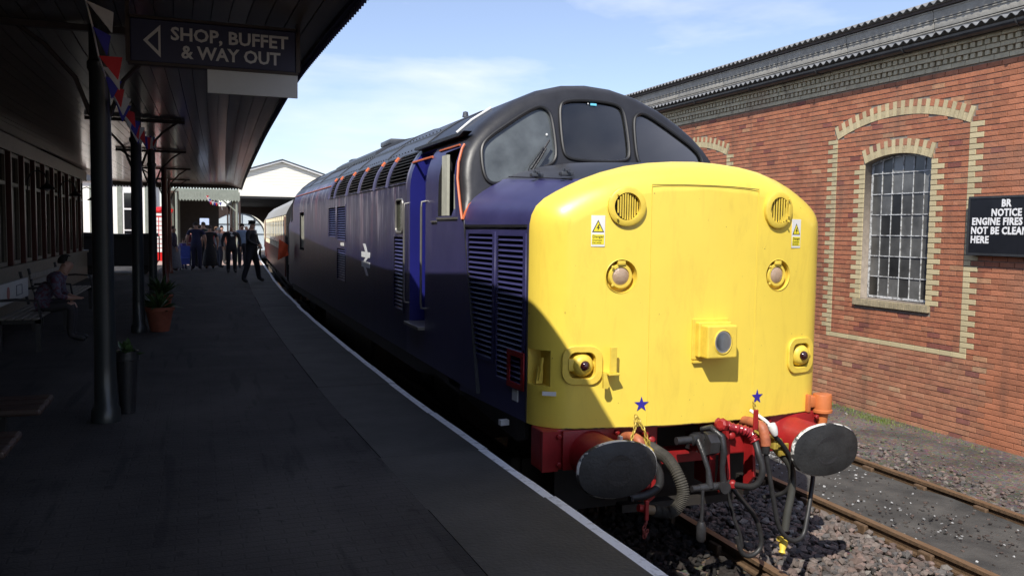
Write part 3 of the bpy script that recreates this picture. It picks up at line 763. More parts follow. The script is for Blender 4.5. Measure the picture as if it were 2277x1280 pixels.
# --- nose
NP = [(1.25, 1.245), (1.25, 2.0), (1.25, 2.64), (1.248, 2.70), (1.236, 2.765), (1.205, 2.83), (1.15, 2.885), (1.07, 2.935), (.975, 2.985), (.88, 3.03), (.75, 3.08), (.57, 3.13), (.38, 3.16), (.19, 3.176), (0, 3.182)]
NW = lambda y: 1.0+max(0, y-.72)*.0748/1.25 if y < 2.03 else 1.0784-.0024
NA = full(NP); NAr = []
for a, b in zip(NA, NA[1:]):
    k = max(1, int(abs(b[1]-a[1])/.05)); NAr += [(a[0]+(b[0]-a[0])*i/k, a[1]+(b[1]-a[1])*i/k) for i in range(k)]
NAr.append(NA[-1]); nN = len(NAr)
yf = lambda x: .335+.11*x*x
rings = [(.215, 0), (.150, .016), (.095, .045), (.052, .085), (.022, .130), (.006, .175), (0, .215)]
# first: (inset, dy)
g = MB()
secs = []
for d, dy in rings:
    A = inset(NAr, d); secs.append([(x, yf(x)+dy, z) for x, z in A])
for yv in (.74, .95, 1.25, 1.6, 2.03, 2.45):
    t = (yv-.65)/1.5; s_ = []
    for x, z in NAr:
        k = max(0, min(1, (z-2.62)/.56)); s_.append((x*NW(yv), max(yv, yf(x)+.222) if yv < .8 else yv, z+.105*min(max(t, 0), 1)*k))
    secs.append(s_)
def nose_m(c, j):
    if j < len(rings)-1: return 0
    if abs(c.x) < .90: return 2
    return 1
g = MB(); g.v = [p for s_ in secs for p in s_]
for j in range(len(secs)-1):
    for i in range(nN-1):
        f = (j*nN+i, j*nN+i+1, (j+1)*nN+i+1, (j+1)*nN+i); c = sum((Vector(g.v[k]) for k in f), Vector())/4
        g.f.append(f); g.m.append(nose_m(c, j)); g.sm.append(True); g.c.append((1, 1, 1, 1))
    f = (j*nN, (j+1)*nN, (j+1)*nN+nN-1, j*nN+nN-1); g.f.append(f); g.m.append(3); g.sm.append(False); g.c.append((1, 1, 1, 1))
# front cap
W_ = 56; A0 = secs[0]; half = nN//2; grid = []
for i in range(half+1):
    a, b = A0[i], A0[nN-1-i]; rowv = []
    for k in range(W_+1):
        x = a[0]+(b[0]-a[0])*k/W_; 
        if k == 0: rowv.append(i)
        elif k == W_: rowv.append(nN-1-i)
        elif i == half: rowv.append(half)
        else: g.v.append((x, yf(x), a[2])); rowv.append(len(g.v)-1)
    grid.append(rowv)
for i in range(half):
    for k in range(W_):
        f = [grid[i][k], grid[i][k+1], grid[i+1][k+1], grid[i+1][k]]; f = list(dict.fromkeys(f))
        if len(f) > 2: g.f.append(tuple(f)); g.m.append(0); g.sm.append(True); g.c.append((1, 1, 1, 1))
# bottom front sliver and back cap
g.f.append(tuple([grid[0][k] for k in range(W_+1)][::-1])); g.m.append(3); g.sm.append(False); g.c.append((1, 1, 1, 1))
b0 = (len(secs)-1)*nN; g.f.append(tuple(range(b0, b0+nN))); g.m.append(3); g.sm.append(False); g.c.append((1, 1, 1, 1))
LM = [M['yellow'], M['blue'], M['roofblack'], M['dark'], M['side'], M['roof'], M['interior'], M['yellow_part'], M['bright']]
nose = g.build('nose', LM, loco)
cutb = []
TX = Vector((-.0748, 1, 0)).normalized(); NSM = frame((-1.25, .72, 0), TX, (0, 0, 1))       # local: x along the flank, y up, z inwards
LVN = ((.09, .555, 1.50, 2.61, 27), (.66, 1.18, 1.62, 2.62, 24))
for a, b, z0, z1, n in LVN:
    c_ = MB(); c_.box(a, b, z0, z1, -.05, .035, 3, M=NSM); c_.m = [3]*6; cutb.append(c_)
c_ = MB(); c_.box(-1.40, -1.150, .30, .71, 1.54, 1.80, 7); cutb.append(c_)
for sx in (-1, 1):
    c_ = MB(); c_.lathe([(.118, 0), (.118, .195)], (sx*.67, .25, 2.335), (0, 1, 0), 28, 7, smooth=False); c_.m = [7]*len(c_.f); cutb.append(c_)
    c_ = MB(); c_.lathe([(.096, 0), (.096, .17)], (sx*.645, .25, 2.83), (0, 1, 0), 28, 3, smooth=False); c_.m = [3]*len(c_.f); cutb.append(c_)
    c_ = MB(); c_.prism(rrect(sx*.945, 1.70, .19, .185, .05), .30, .54, 'y', 7); cutb.append(c_)
for c_ in cutb: cut(nose, [c_])
nose.data.set_sharp_from_angle(angle=math.radians(38))
tag(nose, 'blunt nose with yellow front, blue flanks and black top deck')

# --- cab
d1 = lambda d: (lambda z: d*max(0, min(1, (z-2.72)/.22)))
AR = refine(ARCH, .09)
crings = [(.105, 0), (.070, .010), (.040, .030), (.018, .065), (.005, .11), (0, .17)]
secs = []
for d, dy in crings:
    A = inset(AR, d1(d)); secs.append([(x, PL(z)+dy*max(0, min(1, (z-2.72)/.22))+(.0 if z > 2.72 else dy*.0+0.0001*dy), z) for x, z in A])
secs.append([(x, 2.85, z) for x, z in AR]); secs.append([(x, 4.14, z) for x, z in AR])
for k, s_ in enumerate(secs[:-2]):     # keep rings ordered low down where they coincide
    secs[k] = [(x, y_+k*.002 if z <= 2.74 else y_, z) for x, y_, z in s_]
def cab_m(c, j):
    if j == -1: return 2
    if j == 99: return 3
    if c.z > 3.44: return 2
    if j < 4: return 2
    return 1
g = loft(secs, cab_m); g.sm = [q or (sum(g.v[k][1] for k in f)/len(f) < 2.6 and sum(g.v[k][2] for k in f)/len(f) > 2.7) for q, f in zip(g.sm, g.f)]; cab = g.build('cab', LM, loco)
cav = MB(); cav.box(-1.22, 1.22, 2.36, 3.30, 2.2, 3.42, 6); cav.m = [6]*6; 
cav2 = MB(); cav2.prism([(-1.0, 3.3), (1.0, 3.3), (.85, 3.62), (.45, 3.86), (0, 3.93), (-.45, 3.86), (-.85, 3.62)], 2.44, 3.299, 'y', 6)
LWp = [(-1.121, 3.393), (-1.053, 3.472), (-.908, 3.573), (-.723, 3.694), (-.598, 3.764), (-.525, 3.782), (-.469, 3.755), (-.438, 3.7), (-.425, 3.532), (-.425, 3.365), (-.445, 3.298), (-.498, 3.251), (-.632, 3.197), (-.823, 3.13), (-.975, 3.078), (-1.044, 3.068), (-1.097, 3.095), (-1.122, 3.163), (-1.130, 3.28)]
RWp = [(-x, z) for x, z in LWp[::-1]]
grow = lambda P_, k: [(x+(x-sum(q[0] for q in P_)/len(P_))*k, z+(z-sum(q[1] for q in P_)/len(P_))*k) for x, z in P_]
LWp, RWp = grow(LWp, .03), grow(RWp, .03)
CWp = [(-.333, 3.80), (-.285, 3.858), (-.12, 3.882), (.12, 3.882), (.285, 3.858), (.333, 3.80), (.345, 3.63), (.345, 3.399), (.315, 3.325), (.202, 3.305), (0, 3.298), (-.202, 3.305), (-.315, 3.325), (-.345, 3.399), (-.345, 3.63)]
for c_ in (cav, cav2): cut(cab, [c_])
for P_ in (LWp, RWp, CWp):
    c_ = MB(); c_.prism(P_, 1.8, 2.55, 'y', 3); cut(cab, [c_])
c_ = MB(); c_.prism([(2.27, 2.775), (2.86, 2.775), (2.82, 3.375), (2.36, 3.39)], -1.6, -1.0, 'x', 3); cut(cab, [c_])
c_ = MB(); c_.prism([(2.27, 2.775), (2.86, 2.775), (2.82, 3.375), (2.36, 3.39)], 1.0, 1.6, 'x', 3); cut(cab, [c_])
c_ = MB(); c_.box(-1.6, -1.17, 3.33, 4.0, 1.62, 3.46, 8); c_.m = [8]*6; cut(cab, [c_])
LWp, RWp, CWp
def onplane(P_, off): return [(x, PL(z)+off, z) for x, z in P_]
def closed_tube(g, pts, r, seg=8):
    pts = [Vector(p) for p in pts]; n = len(pts); c0 = sum(pts, Vector())/n
    vs = []
    for i, p in enumerate(pts):
        t = (pts[(i+1) % n]-pts[i-1]).normalized(); nn = (p-c0); nn = (nn-t*nn.dot(t)).normalized(); b = t.cross(nn)
        for k in range(seg): q = 2*math.pi*k/seg; vs.append(p+(nn*math.cos(q)+b*math.sin(q))*r)
    g.add(vs, [(i*seg+k, i*seg+(k+1) % seg, ((i+1) % n)*seg+(k+1) % seg, ((i+1) % n)*seg+k) for i in range(n) for k in range(seg)], smooth=True)
def smoothpoly(P_, it=2):
    for _ in range(it):
        P_ = [q for a, b in zip(P_, P_[1:]+P_[:1]) for q in ((a[0]*.75+b[0]*.25, a[1]*.75+b[1]*.25), (a[0]*.25+b[0]*.75, a[1]*.25+b[1]*.75))]
    return P_
for P_, gm_ in ((LWp, 'glass_dirt_sky'), (CWp, 'glass'), (RWp, 'glass')):
    P2 = smoothpoly(P_); g = MB(); closed_tube(g, onplane(P2, -.008), .017)
    gk = g.build('window_seal', M['rubber_gasket'], loco)
    pts = onplane(P2, .012); g = MB(); g.add(pts+[(x, y_+.006, z) for x, y_, z in pts], [tuple(range(len(pts))), tuple(range(len(pts), 2*len(pts)))]); g.build('windscreen_pane', M[gm_], gk, False)
# cab interior bits
g = MB(); g.box(-1.15, 1.15, 2.42, 2.75, 2.2, 3.14); g.box(-.9, -.45, 2.4, 2.7, 3.14, 3.26); g.build('driver_desk', M['interior'], loco)
g = MB(); g.box(.22, .30, 2.9, 3.2, 2.7, 3.47); g.box(-.85, -.4, 3.02, 3.14, 2.6, 3.38, bev=.03); g.box(.14, .34, 2.52, 2.66, 3.14, 3.36); g.build('cab_fittings', M['pale'], loco)
g = MB(); g.box(-1.33, -1.305, 2.62, 2.80, 2.78, 3.34); g.prism([(2.30, 2.78), (2.46, 2.78), (2.46, 3.15), (2.40, 3.17), (2.30, 2.98)], -1.31, -1.28, 'x'); g.build('daylight_slab', M['pale'], loco)  # pale slabs standing in for daylight through the opposite cab windows
g = MB(); g.box(-1.362, -1.347, 2.20, 2.88, 2.745, 2.762); g.box(-1.365, -1.345, 2.88, 3.08, 2.72, 2.733); g.build('window_ledge', M['cream_line'], loco)
# windscreen stickers
g = MB(); M1 = lambda x, z, w_, h: [(x-w_, PL(z)-.004, z-h), (x+w_, PL(z)-.004, z-h), (x+w_, PL(z+h)-.004, z+h), (x-w_, PL(z+h)-.004, z+h)]
g.add(M1(.02, 3.845, .032, .010), [(0, 1, 2, 3)]); g.build('screen_sticker', mat('pale blue sticker', (.15, .55, .75), .4), loco, False)
g = MB(); g.lathe([(.011, 0), (.0, .004)], (-.49, PL(3.53)-.002, 3.53), (0, -1, 0), 12); g.lathe([(.007, 0), (.0, .003)], (-.035, PL(3.85)-.002, 3.85), (0, -1, 0), 12); g.build('screen_disc', M['white'], loco)
# wiper
g = MB(); g.tube([(-.737, 2.075, 3.135), (-.72, 2.05, 3.16), (-.61, 2.10, 3.30), (-.545, 2.135, 3.39)], .009, 6); g.tube([(-.70, 2.10, 3.20), (-.60, 2.13, 3.33), (-.50, 2.165, 3.47)], .010, 6); g.tube([(-.75, 2.07, 3.14), (-.73, 2.06, 3.22), (-.63, 2.10, 3.33), (-.57, 2.13, 3.40)], .005, 6)
g.box(-.79, -.68, 2.03, 2.09, 3.10, 3.15, bev=.01); g.build('wiper', M['black'], loco)
# hinges of deck cover + edge of black deck cover
for hx, hy in ((-.935, 1.38), (-.905, .86)):
    g = MB(); g.box(hx-.05, hx+.05, hy-.03, hy+.03, 3.055+.035*(hy-.6), 3.085+.035*(hy-.6), bev=.005); g.tube([(hx, hy-.05, 3.09+.035*(hy-.6)), (hx, hy+.05, 3.09+.035*(hy-.6))], .012, 8); g.tube([(hx-.045, hy, 3.05+.035*(hy-.6)), (hx-.02, hy, 3.11+.035*(hy-.6)), (hx+.01, hy, 3.08+.035*(hy-.6))], .008, 6); g.build('hinge', M['roof'], loco)
g = MB(); g.tube([(-.905, .75, 3.035), (-.93, 1.25, 3.068), (-.965, 1.95, 3.115)], .006, 6); g.build('cover_edge', M['black'], loco)
# orange lines
g = MB(); g.tube([(-1.356, 2.045, 2.74), (-1.356, 2.10, 2.85), (-1.356, 2.16, 3.0), (-1.354, 2.20, 3.1), (-1.335, 2.24, 3.24), (-1.29, 2.28, 3.37), (-1.265, 2.29, 3.41)], .012, 6)
g.tube([(-1.352, 2.03, 2.74), (-1.33, 2.035, 2.80), (-1.29, 2.045, 2.865), (-1.22, 2.055, 2.92), (-1.12, 2.07, 2.985), (-1.0, 2.08, 3.035), (-.88, 2.09, 3.085), (-.77, 2.10, 3.125)], .011, 6)
g.tube([(-1.268, 2.42, 3.415), (-1.268, 3.1, 3.415)], .010, 6); g.tube([(-1.292, 3.28, 3.37), (-1.292, 4.1, 3.37)], .014, 6)
g.build('orange_seal', M['seal'], loco)
# rain gutter over door / cab roof ribs
g = MB(); g.prism([(2.45, 3.50), (4.12, 3.50), (4.12, 3.53), (2.3, 3.53)], -1.27, -1.19, 'x'); g.build('rain_gutter', M['roofblack'], loco)
g = MB(); g.tube([(-1.13, 3.0, 3.59), (-.98, 3.0, 3.72), (-.78, 3.0, 3.85)], .012, 6); g.build('roof_strip', M['white'], loco)
# door, rails, step
g = MB(); g.box(-1.19, -1.175, 3.345, 3.985, 1.64, 3.34, bev=.004); g.build('cab_door', M['bright'], loco)
for yv in (3.29, 3.99+.05):
    g = MB(); g.tube([(-1.352, yv, 2.93), (-1.40, yv, 2.92), (-1.405, yv, 2.86), (-1.405, yv, 1.92), (-1.40, yv, 1.86), (-1.352, yv, 1.85)], .012, 8); g.build('handrail', M['cream_line'], loco)
g = MB(); g.box(-1.42, -1.19, 3.34, 3.98, 1.625, 1.66, bev=.004); g.build('cab_step', M['cream_line'], loco)

# --- main body
def body_m(c, j):
    if j in (-1, 99): return 3
    return 5 if c.z > 3.50 else 4
g = loft([[(x, yv, z) for x, z in AR] for yv in (4.143, 6, 8, 10, 12, 14, 16.1)], body_m)
body = g.build('body', LM, loco)
GR = [(4.22, 5.13), (5.27, 5.93), (6.10, 7.06), (7.20, 8.10), (8.27, 9.33), (9.49, 9.98)]
for a, b in GR:
    c_ = MB(); c_.prism([(-1.40, 3.16), (-1.20, 3.16), (-1.08, 3.40), (-1.16, 3.50), (-1.22, 3.56), (-1.40, 3.56)], a, b, 'y', 3); cut(body, [c_])
LV = [(4.32, 4.78, 1.74, 2.56, 19), (8.28, 9.12, 2.46, 2.99, 14), (9.26, 10.07, 2.50, 2.99, 13), (8.32, 9.12, 1.82, 2.32, 13)]
for a, b, z0, z1, n in LV:
    c_ = MB(); c_.box(-1.40, -1.31, a, b, z0, z1, 3); c_.m = [3]*6; cut(body, [c_])
c_ = MB(); c_.prism(rrect(4.50, 2.795, .34, .36, .06), -1.40, -1.31, 'x', 3); cut(body, [c_])
c_ = MB(); c_.box(-1.40, -1.2, 13.8, 14.9, 2.15, 2.98, 3); c_.m = [3]*6; cut(body, [c_])
g = MB(); g.prism(rrect(4.50, 2.795, .34, .36, .06), -1.335, -1.328, 'x'); g.build('side_window', mat('dull side glass', (.06, .065, .045), .25, var=.2), loco)
g = MB(); closed_tube(g, [(-1.352, y_, z) for y_, z in rrect(4.50, 2.795, .35, .37, .06)], .014, 6); g.build('side_window_seal', M['cream_line'], loco)
g = MB(); g.box(-1.31, -1.29, 14.2, 14.3, 2.2, 2.95); g.box(-1.31, -1.29, 14.6, 14.8, 2.2, 2.95); g.build('rear_cab_window_frame', M['pale'], loco)
def slats(a, b, z0, z1, n, parent, x=-1.348, m='blue', dep=.04, name='louvre_slat'):
    pr = None; p = (z1-z0)/n
    for k in range(n):
        z = z0+k*p
        if pr is None:
            s = MB(); s.prism([(x-.002, z+p*.05), (x+.003, z+p*.02), (x+.024, z+p*.50), (x+.018, z+p*.58)], a+.003, b-.003, 'y'); pr = s.build(name, M[m], parent); zb = z
        else:
            c = pr.copy(); COL.objects.link(c); c.location = (0, 0, z-zb)
lgs = []
for (a, b, z0, z1, n) in LVN:
    p_ = plate('louvre_panel', [(a-.045, z0-.03), (b+.03, z0-.03), (b+.03, z1+.02), (a-.045, z1+.02)], [[(a, z0), (b, z0), (b, z1), (a, z1)]], .008, M['blue'], frame((-1.253, .72, 0), TX, (0, 0, 1)), loco)
    pr = None; p = (z1-z0)/n
    for k in range(n):
        if pr is None:
            g = MB(); g.prism([(z0+p*.04, -.004), (z0+p*.10, -.008), (z0+p*.86, .030), (z0+p*.80, .036)], a+.002, b-.002, 'x'); g.v = [tuple(NSM @ Vector(v)) for v in g.v]; pr = g.build('louvre_slat', M['blue'], p_)
        else: c = pr.copy(); COL.objects.link(c); c.location = (0, 0, k*p)
for a, b, z0, z1, n in LV:
    p_ = plate('louvre_panel', [(a-.03, z0-.03), (b+.03, z0-.03), (b+.03, z1+.03), (a-.03, z1+.03)], [[(a, z0), (b, z0), (b, z1), (a, z1)]], .008, M['side'], frame((-1.352, 0, 0), (0, 1, 0), (0, 0, 1)), loco)
    slats(a, b, z0, z1, n, p_)
g = MB(); g.box(.035, 1.26, 2.675, 2.695, -.012, .01, M=NSM); g.tube([NSM @ Vector((1.265, 1.30, 0)), NSM @ Vector((1.265, 2.70, 0))], .006, 6); g.build('louvre_header', M['roofblack'], loco)
for a, b in GR:
    gp = MB(); gp.tube([(-1.352, a, 3.155), (-1.352, b, 3.155)], .008, 6); gg = gp.build('roof_grille', M['side'], loco)
    zz = np.linspace(3.175, 3.50, 9); pr = None
    for z in zz:
        x = -lerp_tab([(q[1], q[0]) for q in PROF[2:]], z); s = MB(); s.prism([(x+.002, z-.002), (x+.055, z+.012), (x+.055, z+.020), (x+.002, z+.008)], a+.004, b-.004, 'y'); s.build('slat', M['black'], gg)
# painted ribs between grilles with orange tips
for yv in (5.20, 6.015, 7.13, 8.185, 9.41, 10.06):
    pts = [(-lerp_tab([(q[1], q[0]) for q in PROF[2:]], z)-.004, yv, z) for z in np.linspace(3.14, 3.50, 8)]
    g = MB(); g.tube(pts, .022, 6); g.build('grille_rib', mat('pale blue rib', (.09, .09, .16), .4) if 'rib' not in M else M['rib'], loco)
    g = MB(); g.tube(pts[-2:], .026, 6); g.build('orange_tip', M['seal'], loco)
g = MB(); g.tube([(-1.288, 10.2, 3.38), (-1.288, 16.0, 3.38)], .010, 6); g.build('cantrail_stripe', M['seal'], loco)
# roof details: panels, fan hatch, rivets, ribs
g = MB()
for yv in (4.16, 6.05, 8.15, 10.2, 12.6, 14.4, 16.08):
    g.tube([(x*1.002, yv, z*1.001+.002) for x, z in AR if z > 3.5], .012, 5, smooth=False)
g.build('roof_strap', M['roof'], loco)
def roofpanel(y0, y1, lift, z0, nm='roof_panel'):
    A = [(x, z) for x, z in AR if z > z0]; s = MB(); secs = []
    for yv in (y0, y1): secs.append([(x, yv, z+lift) for x, z in A]+[(x, yv, z-.02) for x, z in A[::-1]])
    n = len(secs[0]); s.add(secs[0]+secs[1], [(i, (i+1) % n, (i+1) % n+n, i+n) for i in range(n)]+[tuple(range(n)), tuple(range(n, 2*n))]); return s.build(nm, M['roof'], loco)
roofpanel(4.3, 6.0, .018, 3.68); roofpanel(6.2, 8.0, .03, 3.70); roofpanel(8.3, 12.3, .075, 3.72); roofpanel(12.6, 14.2, .03, 3.66)
g = MB()
for yv in np.arange(4.35, 15.8, .16):
    for z in (3.56, 3.74):
        x = -lerp_tab([(q[1], q[0]) for q in PROF[2:]], z); g.box(x-.006, x+.006, yv-.007, yv+.007, z-.004, z+.012+.02*(z > 3.7))
o = g.build('roof_rivets', M['roofblack'], loco, False); o['kind'] = 'stuff'
g = MB(); g.lathe([(.45, 0), (.45, .06), (.40, .09), (0, .09)], (0, 13.4, 4.03), (0, 0, 1), 24); g.box(-.5, .5, 9.0, 9.8, 4.05, 4.14, bev=.02); g.lathe([(.10, 0), (.10, .12), (0, .13)], (.1, 7.2, 4.04), (0, 0, 1), 16); g.lathe([(.04, 0), (.03, .06), (0, .07)], (-.55, 4.6, 3.96), (0, 0, 1), 10); g.build('exhaust_hatch', M['roof'], loco)
# double arrow emblem on the side: two bars and zigzag
bw = mat('white emblem', (.72, .74, .78), .45, var=.04)
A_ = frame((-1.354, 6.57, 2.225), (0, -1, 0), (0, 0, 1))
def quad(pts): return pts
for pts in ([(-.31, .030), (.31, .030), (.31, .105), (-.31, .105)], [(-.31, -.105), (.31, -.105), (.31, -.030), (-.31, -.030)],
            [(-.20, .215), (-.04, .215), (.14, .106), (-.02, .106)], [(-.0, .0295), (.16, .0295), (.0, -.0295), (-.16, -.0295)], [(-.14, -.106), (.02, -.106), (.20, -.215), (.04, -.215)]):
    plate('emblem_bar', pts, [], .003, bw, A_, loco)
g = MB(); g.box(-1.356, -1.350, 8.45, 8.75, 2.37, 2.42); g.build('side_label', M['white'], loco)
# red box + white labels near nose bottom
plate('fire_pull_frame', [(.035, 1.47), (.33, 1.47), (.33, 1.75), (.035, 1.75)], [[(.08, 1.51), (.285, 1.51), (.285, 1.71), (.08, 1.71)]], .012, M['red'], frame((-1.262, .72, 0), TX, (0, 0, 1)), loco)
g = MB(); g.box(.15, .25, 1.37, 1.455, -.006, .01, M=NSM); g.build('side_label', M['white'], loco); g = MB(); g.box(.35, .40, 1.15, 1.19, -.050, .02, M=NSM); g.build('side_label', M['white'], loco)
# skirts, underframe
g = MB(); g.prism([(2.1, 1.299), (16.1, 1.299), (16.1, 1.16), (3.6, 1.16), (3.0, 1.25), (2.1, 1.2)], -1.345, -1.305, 'x'); g.prism([(.80, 1.242), (16.1, 1.242), (16.1, 1.12), (3.6, 1.12), (3.0, 1.2), (2.5, 1.14), (.95, 1.05), (.80, 1.10)], -1.235, -1.20, 'x'); g.build('skirt', M['under'], loco)
g = MB(); g.prism([(.66, 1.29), (16.1, 1.29), (16.1, 1.12), (3.6, 1.12), (3.0, 1.24), (2.5, 1.14), (.9, 1.05), (.72, 1.10)], 1.30, 1.335, 'x'); g.build('skirt', M['under'], loco)
g = MB(); g.box(-1.18, 1.18, .80, 18.0, 1.10, 1.235); g.box(-1.2, 1.2, 6.9, 11.6, .42, 1.10, bev=.05); g.build('underframe', M['under'], loco)
for yc in (3.7, 15.0):
    g = MB()
    for sx in (-1, 1):
        g.box(sx*1.02, sx*1.12, yc-2.3, yc+2.3, .55, .80, bev=.03)
        for dy in (-1.7, 0, 1.9): g.box(sx*1.0, sx*1.20, yc+dy-.16, yc+dy+.16, .32, .66, bev=.02); g.lathe([(.1, 0), (.1, .05), (.06, .07)], (sx*1.20, yc+dy, .5), (sx, 0, 0), 14)
    g.box(-1.02, 1.02, yc-2.3, yc-2.15, .5, .78); g.box(-1.02, 1.02, yc+2.15, yc+2.3, .5, .78); g.box(-1.02, 1.02, yc-.5, yc+.5, .5, 1.05)
    bo = g.build('bogie', M['under'], loco)
    for dy in (-1.7, 0, 1.9):
        for sx in (-1, 1):
            w_ = MB(); w_.lathe([(.10, -.02), (.13, .0), (.40, .0), (.43, .02), (.47, .03), (.475, .09), (.50, .10), (.50, .13), (.40, .13), (.10, .16)], (sx*.60+(.0 if sx > 0 else 0), yc+dy, .475), (-sx, 0, 0), 32); 
            w_.v = [(x+sx*.20, y_, z) for x, y_, z in w_.v]; w_.build('wheel', M['black'], bo)
# --- buffer beam
g = MB(); g.box(-1.24, -.30, .46, .66, .95, 1.243, bev=.012); g.box(.17, 1.24, .46, .66, .95, 1.243, bev=.012); g.box(-.31, .18, .47, .65, 1.20, 1.24); g.box(-.31, .18, .47, .65, .92, 1.0); g.box(-.34, -.28, .455, .66, .72, 1.0, bev=.006); g.box(.15, .21, .455, .66, .72, 1.0, bev=.006)
g.box(-1.24, -1.12, .43, .458, .95, 1.24); g.build('buffer_beam', M['red'], loco)
for x in (-.45, .24, .47): g = MB(); g.prism([(.32, .80), (.445, .66), (.445, 1.18), (.36, 1.2)], x-.012, x+.012, 'x'); g.build('bracket', M['red'], loco)
for x, z in ((-.42, 1.12), (-.37, 1.12), (.28, 1.10), (.33, 1.10)): g = MB(); g.lathe([(.0, -.02), (.030, 0), (.030, .02), (.0, .05)], (x, .44, z), (0, -1, 0), 12); g.build('lamp_socket', M['red'], loco)
for x in (-1.12, -.66, .66, 1.12):
    for z in (1.0, 1.20): g = MB(); g.lathe([(.020, 0), (.020, .022), (.012, .027)], (x, .432, z), (0, -1, 0), 6, smooth=False); g.build('beam_bolt', M['red'], loco)
g = MB(); g.box(-.9, .9, 1.0, 1.05, .45, 1.2); g.build('dark_headstock', M['dark'], loco)  # black panel behind the beam, standing in for the shaded bogie space
for sx in (-1, 1):
    x = sx*.8635
    g = MB(); g.box(x-.22, x+.22, .43, .4595, .95, 1.235, bev=.008); g.lathe([(.172, .028), (.165, .04), (.165, .33), (.158, .345), (.115, .35)], (x, .46, 1.055), (0, -1, 0), 32); bh = g.build('buffer_housing', M['red'], loco)
    g = MB(); g.lathe([(.112, .0), (.112, .14), (.105, .16)], (x, .14, 1.055), (0, -1, 0), 24); g.build('buffer_shank', M['black'], bh)
    # oval head
    g = MB(); prof = [(.10, -.035), (.29, -.020), (.300, -.008), (.302, .006), (.292, .020), (.24, .030), (.15, .038), (.06, .042), (0, .043)]
    seg = 48; vs = []
    for r_, h in prof:
        for k in range(seg):
            q = 2*math.pi*k/seg; c, s_ = math.cos(q), math.sin(q)
            vs.append((x+r_*c, .02-h, 1.055+r_*.66*math.copysign(abs(s_)**.82, s_)))
    g.add(vs, [(i*seg+k, (i+1)*seg+k, (i+1)*seg+(k+1) % seg, i*seg+(k+1) % seg) for i in range(len(prof)-1) for k in range(seg)], smooth=True); g.add(vs[:seg], [tuple(range(seg))])
    for i in range(len(g.f)):
        g.m[i] = 1 if i//seg in (2, 3) and i < seg*8 else 0
    g.build('buffer_head', [M['buffer'], M['white_chip']], loco)
